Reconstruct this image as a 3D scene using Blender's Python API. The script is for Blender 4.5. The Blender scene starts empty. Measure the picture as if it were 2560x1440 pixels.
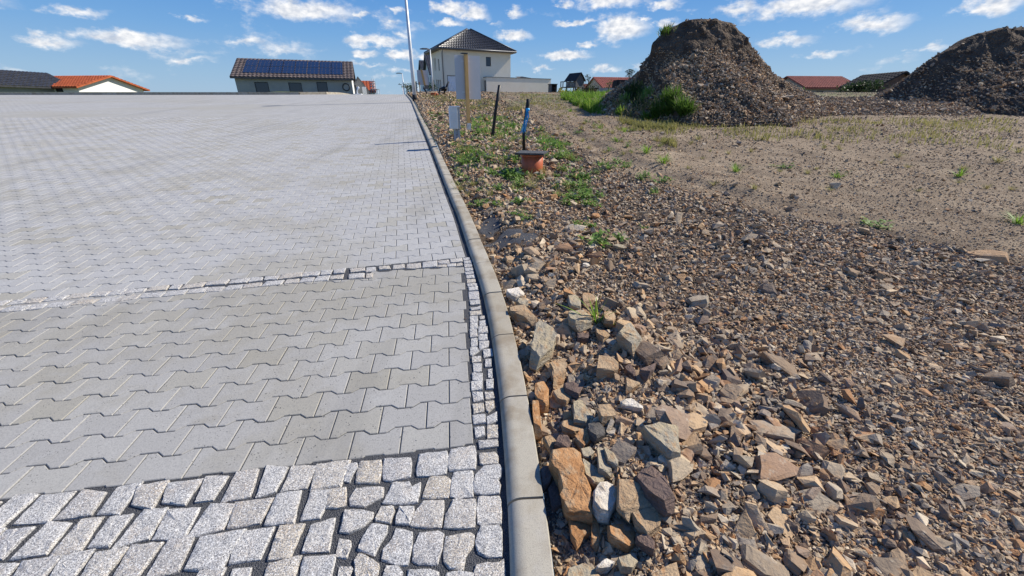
import bpy, bmesh, math, random
import numpy as np
from mathutils import Vector, Matrix, noise as mnoise

R = math.radians
random.seed(7)
rng = np.random.default_rng(7)
SC = bpy.context.scene
COL = SC.collection

# ------------------------------------------------------------------ camera, sky, sun, exposure
FOC = 1000.0                      # focal length in photograph pixels (2560 wide)
PITCH = R(24.2)
CP, SP = math.cos(PITCH), math.sin(PITCH)
cam_d = bpy.data.cameras.new('camera')
cam_d.sensor_width = 36.0
cam_d.lens = 36.0 * FOC / 2560.0
cam_d.clip_start = 0.05
cam_d.clip_end = 3000
cam = bpy.data.objects.new('camera', cam_d)
COL.objects.link(cam)
cam.location = (0, 0, 0)
cam.rotation_euler = (R(90) - PITCH, 0, 0)
SC.camera = cam

SUN_AZ, SUN_EL = R(70), R(42)     # azimuth clockwise from +Y
SUN_STRENGTH = 5.0
SKY_STRENGTH = 0.06
SC.view_settings.view_transform = 'Standard'
SC.view_settings.look = 'None'
SC.view_settings.exposure = 0.42
SC.view_settings.gamma = 1.0
SC.view_settings.use_curve_mapping = False

sun_d = bpy.data.lights.new('sun', 'SUN')
sun_d.energy = SUN_STRENGTH
sun_d.angle = R(0.53)
sun_d.color = (1.0, 0.935, 0.83)
sun = bpy.data.objects.new('sun', sun_d)
COL.objects.link(sun)
sdir = Vector((math.sin(SUN_AZ) * math.cos(SUN_EL), math.cos(SUN_AZ) * math.cos(SUN_EL), math.sin(SUN_EL)))
sun.rotation_euler = (-sdir).to_track_quat('-Z', 'Y').to_euler()
sun.location = (20, 10, 30)


def build_world():
    w = bpy.data.worlds.new('World')
    SC.world = w
    w.use_nodes = True
    nt = w.node_tree
    nt.nodes.clear()
    N, L = nt.nodes, nt.links

    def node(t, **kw):
        n = N.new(t)
        for k, v in kw.items():
            setattr(n, k, v)
        return n

    def math_(op, a, b=None, clamp=False):
        n = node('ShaderNodeMath', operation=op, use_clamp=clamp)
        for i, x in enumerate((a, b)):
            if x is None:
                continue
            if isinstance(x, (int, float)):
                n.inputs[i].default_value = x
            else:
                L.new(x, n.inputs[i])
        return n.outputs[0]
    out = node('ShaderNodeOutputWorld')
    bg = node('ShaderNodeBackground')
    L.new(bg.outputs[0], out.inputs[0])
    bg.inputs['Strength'].default_value = SKY_STRENGTH
    sky = node('ShaderNodeTexSky', sky_type='NISHITA')
    sky.sun_disc = False
    sky.sun_elevation = SUN_EL
    sky.sun_rotation = SUN_AZ
    sky.altitude = 300
    sky.air_density = 1.0
    sky.dust_density = 0.6
    sky.ozone_density = 2.0
    tc = node('ShaderNodeTexCoord')
    sep = node('ShaderNodeSeparateXYZ')
    L.new(tc.outputs['Generated'], sep.inputs[0])
    az = math_('ARCTAN2', sep.outputs[0], sep.outputs[1])
    el = math_('ARCSINE', sep.outputs[2])
    cmb = node('ShaderNodeCombineXYZ')
    L.new(az, cmb.inputs[0])
    L.new(el, cmb.inputs[1])
    # fine turbulence that frays the cloud edges
    nz = node('ShaderNodeTexNoise', noise_dimensions='3D')
    nz.inputs['Scale'].default_value = 26
    nz.inputs['Detail'].default_value = 7
    nz.inputs['Roughness'].default_value = 0.62
    mp = node('ShaderNodeMapping')
    mp.inputs['Scale'].default_value = (1.0, 1.7, 1.0)
    L.new(cmb.outputs[0], mp.inputs[0])
    L.new(mp.outputs[0], nz.inputs['Vector'])
    # clouds as seen in the photograph: (px, py, half width, half height, tilt deg, weight)
    cl = [(1130, 20, 40, 20, 10, 1), (1182, 34, 42, 21, 15, 1.1), (1118, 58, 48, 10, 8, .9), (1287, 30, 30, 14, 20, .8),
          (900, 35, 32, 8, 0, .85), (985, 57, 15, 6, 0, .8), (995, 25, 34, 7, 8, .6), (940, 102, 84, 17, 3, 1.05),
          (1000, 88, 38, 10, 10, .7), (918, 132, 30, 12, 0, .8), (1005, 138, 44, 12, 0, 1), (1060, 143, 26, 9, 0, .8),
          (1285, 92, 48, 15, 5, 1), (1440, 58, 58, 9, 0, .95), (1552, 70, 76, 34, 4, 1.1), (1606, 46, 25, 9, 0, .8),
          (1520, 4, 96, 20, 0, 1.05), (1414, 12, 24, 14, 25, .8), (1658, 10, 38, 14, 0, 1), (1668, 55, 30, 14, 0, .9),
          (1418, 138, 64, 12, 0, 1), (1470, 113, 32, 8, 0, .8), (1512, 174, 44, 11, 0, .8), (1360, 168, 30, 7, 0, .6),
          (1600, 172, 34, 12, 0, .8), (925, 160, 50, 7, 0, .55), (1010, 174, 60, 7, 0, .55), (1062, 170, 24, 7, 0, .7),
          (1230, 60, 30, 8, 0, .5), (950, 190, 60, 6, 0, .45),
          (760, 24, 150, 30, 0, .95), (470, 44, 50, 9, 5, .7), (330, 96, 140, 22, 0, .9), (620, 105, 60, 12, 0, .75),
          (120, 105, 90, 16, 0, .8), (200, 30, 80, 14, 0, .7), (480, 150, 70, 9, 0, .55),
          (1850, 20, 80, 18, 0, .8), (2020, 14, 170, 34, 0, 1), (2180, 62, 110, 20, 0, .9), (1960, 100, 90, 14, 0, .75),
          (2060, 140, 80, 9, 0, .6), (2480, 12, 90, 24, 0, 1), (1800, 130, 50, 9, 0, .6), (2330, 120, 60, 9, 0, .6)]
    nzc = node('ShaderNodeVectorMath', operation='SUBTRACT')
    L.new(nz.outputs['Color'], nzc.inputs[0])
    nzc.inputs[1].default_value = (0.5, 0.5, 0.5)
    nzs = node('ShaderNodeVectorMath', operation='MULTIPLY')
    L.new(nzc.outputs[0], nzs.inputs[0])
    nzs.inputs[1].default_value = (0.075, 0.038, 0)
    warped = node('ShaderNodeVectorMath', operation='ADD')
    L.new(cmb.outputs[0], warped.inputs[0])
    L.new(nzs.outputs[0], warped.inputs[1])
    acc, accv = None, None
    for (px, py, rx, ry, tilt, wt) in cl:
        d = ray(px, py)
        a0, e0 = math.atan2(d[0], d[1]), math.asin(d[2])
        d2, d3 = ray(px + rx, py), ray(px, py - ry)
        ra = abs(math.atan2(d2[0], d2[1]) - a0)
        re = abs(math.asin(d3[2]) - e0)
        m = node('ShaderNodeMapping', vector_type='TEXTURE')
        m.inputs['Location'].default_value = (a0, e0, 0)
        m.inputs['Rotation'].default_value = (0, 0, -R(tilt) * .5)
        m.inputs['Scale'].default_value = (ra * 1.28, re * 1.32, 1)
        L.new(warped.outputs[0], m.inputs[0])
        ln = node('ShaderNodeVectorMath', operation='LENGTH')
        L.new(m.outputs[0], ln.inputs[0])
        v = math_('SUBTRACT', 1.0, ln.outputs['Value'])
        v = math_('MULTIPLY', v, wt)
        acc = v if acc is None else math_('MAXIMUM', acc, v)
    # the same kind of small cumulus goes on all round the sky
    nb = node('ShaderNodeTexNoise')
    nb.inputs['Scale'].default_value = 5.0
    nb.inputs['Detail'].default_value = 5
    mp2 = node('ShaderNodeMapping')
    mp2.inputs['Scale'].default_value = (1.0, 3.2, 1.0)
    L.new(warped.outputs[0], mp2.inputs[0])
    L.new(mp2.outputs[0], nb.inputs['Vector'])
    far = math_('MULTIPLY', math_('SUBTRACT', nb.outputs['Fac'], 0.55), 3.0)
    acc = math_('MAXIMUM', acc, far)
    frayed = math_('ADD', acc, math_('MULTIPLY', math_('SUBTRACT', nz.outputs['Fac'], 0.5), 1.25))
    mask = node('ShaderNodeMapRange', interpolation_type='SMOOTHSTEP')
    mask.inputs['From Min'].default_value = 0.04
    mask.inputs['From Max'].default_value = 0.78
    L.new(frayed, mask.inputs['Value'])
    up = node('ShaderNodeMapRange', interpolation_type='SMOOTHSTEP')
    up.inputs['From Min'].default_value = 0.0
    up.inputs['From Max'].default_value = 0.05
    L.new(sep.outputs[2], up.inputs['Value'])
    fac = math_('MULTIPLY', math_('MULTIPLY', mask.outputs[0], up.outputs[0]), 0.93)
    nz2 = node('ShaderNodeTexNoise')
    nz2.inputs['Scale'].default_value = 60
    nz2.inputs['Detail'].default_value = 4
    L.new(mp.outputs[0], nz2.inputs['Vector'])
    cr = node('ShaderNodeValToRGB')
    cr.color_ramp.elements[0].position = 0.3
    cr.color_ramp.elements[0].color = tuple(((v / 255) ** 2.2) * SKY_GAIN for v in (208, 216, 230)) + (1,)
    cr.color_ramp.elements[1].position = 0.62
    cr.color_ramp.elements[1].color = tuple(((v / 255) ** 2.2) * SKY_GAIN for v in (272, 270, 268)) + (1,)
    L.new(nz2.outputs['Fac'], cr.inputs[0])
    mix = node('ShaderNodeMix', data_type='RGBA')
    L.new(fac, mix.inputs['Factor'])
    # clear summer blue, paler towards the horizon
    gr = node('ShaderNodeValToRGB')
    while len(gr.color_ramp.elements) < 6:
        gr.color_ramp.elements.new(.5)
    for e, (p, c) in zip(gr.color_ramp.elements, SKY_RAMP):
        e.position = p
        e.color = tuple(((v / 255) ** 2.2) * SKY_GAIN for v in c) + (1,)
    L.new(math_('MULTIPLY', el, 2 / math.pi, True), gr.inputs[0])
    tint = node('ShaderNodeMix', data_type='RGBA')
    tint.inputs['Factor'].default_value = .85
    L.new(sky.outputs[0], tint.inputs['A'])
    L.new(gr.outputs[0], tint.inputs['B'])
    L.new(tint.outputs['Result'], mix.inputs['A'])
    L.new(cr.outputs[0], mix.inputs['B'])
    L.new(mix.outputs['Result'], bg.inputs['Color'])


SKY_RAMP = [(0, (176, 205, 232)), (.04, (157, 197, 234)), (.085, (122, 178, 236)), (.14, (88, 154, 230)), (.35, (62, 124, 212)), (1, (45, 98, 188))]
SKY_GAIN = .93 / (SKY_STRENGTH * 2 ** .42)


def ray(px, py):
    u = (px - 1280) / FOC
    v = (py - 720) / FOC
    d = np.array([u, CP - v * SP, -SP - v * CP])
    return d / np.linalg.norm(d)


build_world()

# ------------------------------------------------------------------ land shape
def pchip(x, xs, ys):
    xs = np.asarray(xs, float); ys = np.asarray(ys, float)
    h = np.diff(xs); d = np.diff(ys) / h
    m = np.zeros(len(xs)); m[0] = d[0]; m[-1] = d[-1]
    for i in range(1, len(xs) - 1):
        m[i] = 0 if d[i - 1] * d[i] <= 0 else 2 * d[i - 1] * d[i] / (d[i - 1] + d[i])
    x = np.asarray(x, float)
    i = np.clip(np.searchsorted(xs, x) - 1, 0, len(xs) - 2)
    t = np.clip((x - xs[i]) / h[i], 0, 1)
    return ((2 * t**3 - 3 * t**2 + 1) * ys[i] + (t**3 - 2 * t**2 + t) * h[i] * m[i]
            + (-2 * t**3 + 3 * t**2) * ys[i + 1] + (t**3 - t**2) * h[i] * m[i + 1])


RP = np.array([(-6, -1.60), (0, -1.33), (0.98, -1.28), (2, -1.228), (3.72, -1.12), (5, -1.02), (6.77, -.87), (10.7, -.53),
               (14, -.23), (18.7, .17), (24, .57), (28, .79), (30, .85), (34, .88), (40, .82), (60, .2), (150, -5), (700, -60)])
FP = np.array([(-6, -1.58), (0, -1.30), (0.98, -1.25), (2, -1.2), (3.72, -1.09), (5, -.99), (6.77, -.84), (10.7, -.48),
               (14, -.17), (18.7, .25), (24, .66), (30, .95), (38, 1.19), (46, 1.22), (100, 1.1), (200, -3), (700, -50)])


def road_z(y):
    return pchip(y, RP[:, 0], RP[:, 1])


def field_z(y):
    return pchip(y, FP[:, 0], FP[:, 1])


def ground_hit(px, py, h=0.0, zf=road_z):
    d = ray(px, py)
    t = np.exp(np.linspace(math.log(.6), math.log(150), 3000))
    p = d[None, :] * t[:, None]
    below = p[:, 2] < zf(p[:, 1]) + h
    i = int(np.argmax(below)) if below.any() else len(t) - 1
    return p[i]


def at(px, py, Y):
    d = ray(px, py)
    return Vector(d * (Y / d[1]))


KH = 0.046                        # kerb height above the road
KPX = [(1334, 1440), (1319, 1258), (1289, 1003), (1262, 848), (1237, 742), (1212, 668), (1188, 606), (1159, 531), (1140, 490), (1105, 410),
       (1079, 352), (1064, 320), (1054, 300), (1042, 275), (1030, 250), (1018, 236.5)]
KPT = np.array([ground_hit(a, b, KH)[:2] for a, b in KPX])
KY = np.concatenate([[-3, KPT[0, 1] - .4], KPT[:, 1], [34, 60, 120]])
KX = np.concatenate([[KPT[0, 0] + .05, KPT[0, 0] + .005], KPT[:, 0],
                     [KPT[-1, 0] - .24 * (34 - KPT[-1, 1]), KPT[-1, 0] - .24 * (60 - KPT[-1, 1]), KPT[-1, 0] - .24 * (120 - KPT[-1, 1])]])


def kerb_x(y):
    return pchip(y, KY, KX)


def smooth(a, b, x):
    t = np.clip((np.asarray(x, float) - a) / (b - a), 0, 1)
    return t * t * (3 - 2 * t)


_perm = np.random.default_rng(3).permutation(512)
_perm = np.concatenate([_perm, _perm, _perm])


def vnoise(x, y, seed=0):
    x = np.asarray(x, float) + seed * 17.3; y = np.asarray(y, float) - seed * 9.1
    xi = np.floor(x).astype(int); yi = np.floor(y).astype(int)
    fx = x - xi; fy = y - yi
    fx = fx * fx * (3 - 2 * fx); fy = fy * fy * (3 - 2 * fy)

    def h(a, b):
        return _perm[(_perm[a & 511] + b) & 511] / 511.0
    return ((h(xi, yi) * (1 - fx) + h(xi + 1, yi) * fx) * (1 - fy) + (h(xi, yi + 1) * (1 - fx) + h(xi + 1, yi + 1) * fx) * fy) * 2 - 1


def fbm(x, y, sc, oct=4, seed=0):
    v = 0; a = 1.0; n = 0
    for o in range(oct):
        v = v + a * vnoise(np.asarray(x) * sc, np.asarray(y) * sc, seed + o)
        n += a; a *= .5; sc *= 2.03
    return v / n


def track_left(y):
    """left border of the bare dirt track through the lot"""
    return pchip(y, [-3, 2, 3.4, 4.2, 5.2, 6, 9, 13, 18, 25, 40], [6, 4.6, 3.6, 2.8, 2.1, 1.6, 1.0, .5, -.2, -1.2, -2])


def track_right(y):
    return pchip(y, [-3, 2, 5, 8, 12, 16, 22, 40], [16, 14, 10, 7, 4.8, 3.6, 2.9, 2.5])


def ground_z(x, y, fine=True):
    x = np.asarray(x, float); y = np.asarray(y, float)
    s = x - kerb_x(y) - .07
    z = field_z(y) + 0.0
    # rubble banked against the kerb, a low swell round the sign and the meter box
    z = z - .045 * (1 - smooth(.02, .30, s)) * (1 - smooth(5, 9, y)) + .035 * smooth(.1, .4, s) * (1 - smooth(8, 14, y))
    z = z + .10 * np.exp(-(((x + .75) / .7) ** 2 + ((y - 9.6) / 1.5) ** 2))
    z = z + .09 * np.exp(-(((x - .2) / .7) ** 2 + ((y - 7.4) / 1.2) ** 2))
    z = z - .05 * np.exp(-(((x - 1.0) / .45) ** 2 + ((y - 4.0) / .7) ** 2))
    z = z - .035 * np.exp(-(((x - .42) / .16) ** 2 + ((y - 1.9) / .2) ** 2))
    # wheel ruts of the track
    tl = track_left(y)
    z = z - .042 * np.exp(-((x - tl - .55) / .16) ** 2) * smooth(3, 5, y) - .03 * np.exp(-((x - tl - 2.0) / .18) ** 2) * smooth(3, 5, y)
    z = z + .02 * np.exp(-((x - tl - .85) / .12) ** 2) * smooth(3, 5, y)
    near = smooth(0, .15, s)
    z = z + near * fbm(x, y, .9, 3, 1) * .035 * (1 + .6 * smooth(0, 4, 4 - y))
    if fine:
        z = z + near * fbm(x, y, 6.0, 3, 5) * .014
    return z


# left side kerb of the paved square, bending back along the road at the crest
LK = [(-60, 26.6), (-40, 26.8), (-25, 27.0), (-16, 27.2), (-13.2, 27.6), (-12.0, 28.6), (-12.0, 30.5), (-13.0, 36), (-18, 60)]

# ------------------------------------------------------------------ helpers
def tag(o, label=None, cat=None, group=None, kind=None):
    if label: o['label'] = label
    if cat: o['category'] = cat
    if group: o['group'] = group
    if kind: o['kind'] = kind
    return o


def empty(name, loc, rz=0.0, label=None, cat=None, group=None, kind=None):
    o = bpy.data.objects.new(name, None)
    o.empty_display_size = .1
    o.location = loc; o.rotation_euler = (0, 0, rz)
    COL.objects.link(o)
    return tag(o, label, cat, group, kind)


def obj(name, me, mat=None, parent=None):
    o = bpy.data.objects.new(name, me)
    if mat is not None and not me.materials:
        me.materials.append(mat)
    COL.objects.link(o)
    if parent is not None:
        o.parent = parent
    return o


def mesh_np(name, V, F, tone=None, smooth_=False, extra=None):
    """V (n,3) array, F (m,k) array of equal sized faces"""
    V = np.asarray(V, np.float32); F = np.asarray(F, np.int32)
    me = bpy.data.meshes.new(name)
    m, k = F.shape
    me.vertices.add(len(V)); me.vertices.foreach_set('co', V.ravel())
    me.loops.add(m * k); me.loops.foreach_set('vertex_index', F.ravel())
    me.polygons.add(m)
    me.polygons.foreach_set('loop_start', np.arange(0, m * k, k, dtype=np.int32))
    if smooth_:
        me.polygons.foreach_set('use_smooth', np.ones(m, bool))
    else:
        me.polygons.foreach_set('use_smooth', np.zeros(m, bool))
    if tone is not None:
        a = me.attributes.new('tone', 'FLOAT', 'POINT')
        a.data.foreach_set('value', np.asarray(tone, np.float32))
    for nm, arr in (extra or {}).items():
        a = me.attributes.new(nm, 'FLOAT', 'POINT')
        a.data.foreach_set('value', np.asarray(arr, np.float32))
    me.update(calc_edges=True)
    return me


class MB:
    """collects boxes, bars, tubes and polygons; build() links them as ONE mesh object"""
    def __init__(s): s.v = []; s.f = []; s.sm = []

    def add(s, v, f, sm=False):
        o = len(s.v); s.v += [tuple(p) for p in v]
        s.f += [tuple(i + o for i in q) for q in f]; s.sm += [sm] * len(f); return s

    def box(s, a, b, bevel=0.0):
        x0, y0, z0 = a; x1, y1, z1 = b
        if bevel <= 0:
            v = [(x0, y0, z0), (x1, y0, z0), (x1, y1, z0), (x0, y1, z0), (x0, y0, z1), (x1, y0, z1), (x1, y1, z1), (x0, y1, z1)]
            return s.add(v, [(3, 2, 1, 0), (4, 5, 6, 7), (0, 1, 5, 4), (1, 2, 6, 5), (2, 3, 7, 6), (3, 0, 4, 7)])
        bm = bmesh.new(); bmesh.ops.create_cube(bm, size=1)
        for q in bm.verts:
            q.co = Vector(((x0 + x1) / 2 + q.co.x * (x1 - x0), (y0 + y1) / 2 + q.co.y * (y1 - y0), (z0 + z1) / 2 + q.co.z * (z1 - z0)))
        bmesh.ops.bevel(bm, geom=bm.edges[:], offset=bevel, segments=2, affect='EDGES')
        bm.verts.index_update()
        s.add([q.co[:] for q in bm.verts], [[q.index for q in f.verts] for f in bm.faces]); bm.free(); return s

    def bar(s, p, q, w, h, upv=(0, 0, 1)):
        p, q = Vector(p), Vector(q); d = (q - p).normalized(); r = d.cross(Vector(upv))
        if r.length < 1e-4: r = d.cross(Vector((1, 0, 0)))
        r.normalize(); u = r.cross(d)
        v = []
        for c in (p, q):
            for a, b in ((-1, -1), (1, -1), (1, 1), (-1, 1)):
                v.append(c + r * a * w / 2 + u * b * h / 2)
        return s.add(v, [(3, 2, 1, 0), (4, 5, 6, 7), (0, 1, 5, 4), (1, 2, 6, 5), (2, 3, 7, 6), (3, 0, 4, 7)])

    def tube(s, pts, rad, n=12, caps=True):
        pts = [Vector(p) for p in pts]
        if not isinstance(rad, (list, tuple)): rad = [rad] * len(pts)
        v = []; f = []
        prev = None
        for i, p in enumerate(pts):
            d = (pts[min(i + 1, len(pts) - 1)] - pts[max(i - 1, 0)]).normalized()
            if prev is None:
                r = d.cross(Vector((0, 1, 0)))
                if r.length < 1e-3: r = d.cross(Vector((1, 0, 0)))
            else:
                r = prev - d * prev.dot(d)
            r.normalize(); prev = r; u = d.cross(r)
            for k in range(n):
                a = 2 * math.pi * k / n
                v.append(p + (r * math.cos(a) + u * math.sin(a)) * rad[i])
        for i in range(len(pts) - 1):
            for k in range(n):
                f.append((i * n + k, i * n + (k + 1) % n, (i + 1) * n + (k + 1) % n, (i + 1) * n + k))
        s.add(v, f, True)
        if caps:
            o = len(s.v) - len(v)
            s.f.append(tuple(o + k for k in range(n))[::-1]); s.sm.append(False)
            s.f.append(tuple(o + (len(pts) - 1) * n + k for k in range(n))); s.sm.append(False)
        return s

    def mesh(s, name, tone=None):
        me = bpy.data.meshes.new(name); me.from_pydata(s.v, [], s.f); me.update()
        me.polygons.foreach_set('use_smooth', s.sm)
        return me

    def build(s, name, mat, parent=None, fixn=True):
        me = s.mesh(name)
        if fixn:
            bm = bmesh.new(); bm.from_mesh(me); bmesh.ops.recalc_face_normals(bm, faces=bm.faces[:]); bm.to_mesh(me); bm.free()
        return obj(name, me, mat, parent)


# ------------------------------------------------------------------ materials
MATS = {}


class NT:
    def __init__(s, name):
        s.m = bpy.data.materials.new(name); s.m.use_nodes = True
        s.t = s.m.node_tree; s.N = s.t.nodes; s.L = s.t.links
        s.p = s.N['Principled BSDF']
        s.p.inputs['Specular IOR Level'].default_value = .3
        s.tc = s.N.new('ShaderNodeTexCoord')
        MATS[name] = s.m

    def put(s, x, sock):
        if isinstance(x, (int, float)): sock.default_value = x
        elif isinstance(x, (tuple, list)): sock.default_value = tuple(x) if len(x) == len(sock.default_value) else tuple(x) + (1,)
        else: s.L.new(x, sock)

    def noise(s, scale, detail=3, rough=.55, vec=None, fac=True):
        n = s.N.new('ShaderNodeTexNoise')
        n.inputs['Scale'].default_value = scale; n.inputs['Detail'].default_value = detail; n.inputs['Roughness'].default_value = rough
        s.L.new(vec if vec is not None else s.obj_co(), n.inputs['Vector'])
        return n.outputs['Fac'] if fac else n.outputs['Color']

    def voro(s, scale, vec=None, out='Distance', rnd=1.0, feature='F1'):
        n = s.N.new('ShaderNodeTexVoronoi'); n.feature = feature
        n.inputs['Scale'].default_value = scale; n.inputs['Randomness'].default_value = rnd
        s.L.new(vec if vec is not None else s.obj_co(), n.inputs['Vector'])
        return n.outputs[out]

    def obj_co(s): return s.tc.outputs['Object']

    def world_co(s):
        g = s.N.new('ShaderNodeNewGeometry'); return g.outputs['Position']

    def mapping(s, scale=(1, 1, 1), rot=(0, 0, 0), vec=None, loc=(0, 0, 0)):
        n = s.N.new('ShaderNodeMapping'); n.inputs['Scale'].default_value = scale; n.inputs['Rotation'].default_value = rot
        n.inputs['Location'].default_value = loc
        s.L.new(vec if vec is not None else s.obj_co(), n.inputs[0]); return n.outputs[0]

    def ramp(s, fac, stops, interp='LINEAR'):
        n = s.N.new('ShaderNodeValToRGB'); n.color_ramp.interpolation = interp
        e = n.color_ramp.elements
        while len(e) < len(stops): e.new(.5)
        for i, (p, c) in enumerate(stops):
            e[i].position = p; e[i].color = tuple(c) + (1,) if len(c) == 3 else c
        s.put(fac, n.inputs[0]); return n.outputs[0]

    def mix(s, fac, a, b, mode='MIX'):
        n = s.N.new('ShaderNodeMix'); n.data_type = 'RGBA'; n.blend_type = mode
        s.put(fac, n.inputs['Factor']); s.put(a, n.inputs['A']); s.put(b, n.inputs['B']); return n.outputs['Result']

    def math(s, op, a, b=0.0, clamp=False):
        n = s.N.new('ShaderNodeMath'); n.operation = op; n.use_clamp = clamp
        s.put(a, n.inputs[0]); s.put(b, n.inputs[1]); return n.outputs[0]

    def rng(s, v, a, b, c=0.0, d=1.0):
        n = s.N.new('ShaderNodeMapRange'); n.interpolation_type = 'SMOOTHSTEP'
        s.put(v, n.inputs['Value'])
        for k, x in zip(('From Min', 'From Max', 'To Min', 'To Max'), (a, b, c, d)): n.inputs[k].default_value = x
        return n.outputs[0]

    def attr(s, name):
        n = s.N.new('ShaderNodeAttribute'); n.attribute_name = name; return n.outputs['Fac']

    def objrand(s):
        n = s.N.new('ShaderNodeObjectInfo'); return n.outputs['Random']

    def rnd(s):
        """per-piece random: object random plus the piece's own tone attribute"""
        return s.math('FRACT', s.math('ADD', s.objrand(), s.attr('tone')))

    def bump(s, h, strength=.5, dist=.01):
        n = s.N.new('ShaderNodeBump'); n.inputs['Strength'].default_value = strength; n.inputs['Distance'].default_value = dist
        s.put(h, n.inputs['Height']); s.L.new(n.outputs[0], s.p.inputs['Normal'])

    def done(s, col, rough=.85, metal=0.0, spec=None):
        s.put(col, s.p.inputs['Base Color']); s.put(rough, s.p.inputs['Roughness']); s.p.inputs['Metallic'].default_value = metal
        if spec is not None: s.p.inputs['Specular IOR Level'].default_value = spec
        return s.m


def plain(name, col, rough=.7, metal=0.0, var=.12, scale=6.0, bump=0.0):
    n = NT(name)
    f = n.noise(scale, 5, .6)
    dark = tuple(c * (1 - var * 1.6) for c in col); light = tuple(min(1, c * (1 + var)) for c in col)
    c = n.ramp(f, [(.3, dark), (.7, light)])
    if bump: n.bump(n.noise(scale * 12, 4, .6), bump, .01)
    return n.done(c, rough, metal)


def make_materials():
    # concrete double-T pavers
    for nm_, kk in (('paver_concrete', (.955, .95, .925)), ('paver_concrete_warm', (.86, .845, .80))):
     n = NT(nm_); w = n.world_co()
     base = n.ramp(n.rnd(), [(0, (.375, .37, .365)), (.45, (.40, .395, .39)), (.8, (.42, .415, .405)), (.93, (.375, .36, .32)), (1, (.335, .315, .265))])
     base = n.mix(n.rng(n.noise(1.4, 5, .65, w), .44, .66), base, (.355, .34, .305), 'MIX')
     base = n.mix(n.math('MULTIPLY', n.rng(n.noise(5.5, 4, .6, w), .55, .75), .5), base, (.46, .46, .46), 'MIX')
     tm_ = n.rng(n.noise(1.0, 5, .62, n.mapping((2.6, .22, 1), (0, 0, R(14)), w)), .52, .70)
     base = n.mix(n.math('MULTIPLY', tm_, .42), base, (.245, .24, .23), 'MIX')
     base = n.mix(n.math('MULTIPLY', n.rng(n.noise(2.2, 6, .7, n.mapping((1, 1, 1), (0, 0, 0), w, (7, 3, 1))), .58, .70), .5), base, (.29, .265, .215), 'MIX')
     sp = n.rng(n.voro(85, w), .14, .24, 1, 0)
     spm = n.math('MULTIPLY', sp, n.rng(n.noise(16, 3, .6, w), .47, .6))
     base = n.mix(n.math('MULTIPLY', n.rng(n.noise(150, 3, .75, w), .42, .66), .42), base, (.20, .20, .205), 'MIX')
     base = n.mix(n.math('MULTIPLY', spm, .85), base, (.09, .09, .095), 'MIX')
     tn_ = n.mix(1.0, base, kk, 'MULTIPLY')
     n.bump(n.math('SUBTRACT', n.noise(260, 3, .6, w), n.math('MULTIPLY', spm, .8)), .35, .003)
     n.done(tn_, .88)

    # far paving seen at a grazing angle
    n = NT('far_paving'); w = n.world_co()
    mp = n.mapping((1, 1, 1), (0, 0, R(-14.0)), w)
    b = n.N.new('ShaderNodeTexBrick'); n.L.new(mp, b.inputs['Vector'])
    b.inputs['Scale'].default_value = 1.0; b.inputs['Brick Width'].default_value = .2; b.inputs['Row Height'].default_value = .139
    b.inputs['Mortar Size'].default_value = .005; b.inputs['Mortar Smooth'].default_value = .2
    b.inputs['Color1'].default_value = (.385, .378, .36, 1); b.inputs['Color2'].default_value = (.345, .336, .315, 1); b.inputs['Mortar'].default_value = (.12, .12, .125, 1)
    c = n.mix(n.rng(n.noise(.35, 4, .6, n.mapping((.4, 1.3, 1), (0, 0, R(-14)), w)), .4, .7), b.outputs['Color'], (.325, .31, .27), 'MIX')
    c = n.mix(n.math('MULTIPLY', n.rng(n.noise(1.2, 5, .65, n.mapping((.25, 1.6, 1), (0, 0, R(-14)), w)), .55, .75), .55), c, (.44, .43, .43))
    c = n.mix(n.math('MULTIPLY', n.rng(n.noise(1.0, 5, .62, n.mapping((2.2, .2, 1), (0, 0, R(14)), w)), .52, .70), .4), c, (.24, .235, .22))
    n.done(c, .9)

    # black crushed joint grit
    n = NT('joint_grit'); w = n.world_co()
    v = n.voro(260, w, 'Color')
    c = n.ramp(n.noise(300, 2, .7, w), [(.3, (.03, .031, .034)), (.55, (.075, .077, .083)), (.75, (.18, .18, .185))])
    n.bump(n.voro(230, w), .9, .006)
    n.done(c, .8)
    n = NT('grit_grain')
    n.done(n.ramp(n.attr('tone'), [(0, (.035, .036, .04)), (.6, (.09, .092, .10)), (1, (.24, .24, .245))]), .7)

    # granite setts
    n = NT('granite'); w = n.world_co()
    tint = n.ramp(n.rnd(), [(0, (.50, .485, .455)), (.45, (.56, .535, .49)), (.72, (.55, .47, .35)), (1, (.45, .435, .42))])
    warm = n.mix(n.math('MULTIPLY', n.rng(n.noise(14, 3, .6, w), .5, .72), .45), tint, (.55, .43, .30))
    g = n.noise(330, 2, .75, w)
    c = n.mix(n.math('MULTIPLY', n.rng(n.noise(140, 3, .7, w), .50, .60), .75), warm, (.20, .20, .205))
    c = n.mix(n.rng(g, .50, .57), c, (.11, .11, .115))
    c = n.mix(n.rng(n.noise(230, 2, .7, n.mapping((1, 1, 1), (1, 1, 1), w)), .56, .62), c, (.70, .69, .66))
    c = n.mix(n.math('MULTIPLY', n.rng(n.noise(30, 4, .7, w), .5, .7), .35), c, (.17, .17, .175))
    n.bump(n.math('ADD', n.noise(120, 4, .7, w), n.math('MULTIPLY', n.noise(32, 3, .6, w), 1.2)), .6, .005)
    n.done(c, .75)

    # concrete kerb
    n = NT('kerb_concrete'); w = n.world_co()
    base = n.ramp(n.rnd(), [(0, (.39, .35, .275)), (.5, (.42, .385, .31)), (1, (.35, .31, .235))])
    base = n.mix(n.math('MULTIPLY', n.rng(n.noise(6, 5, .65, w), .40, .70), .8), base, (.24, .19, .125))
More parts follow.
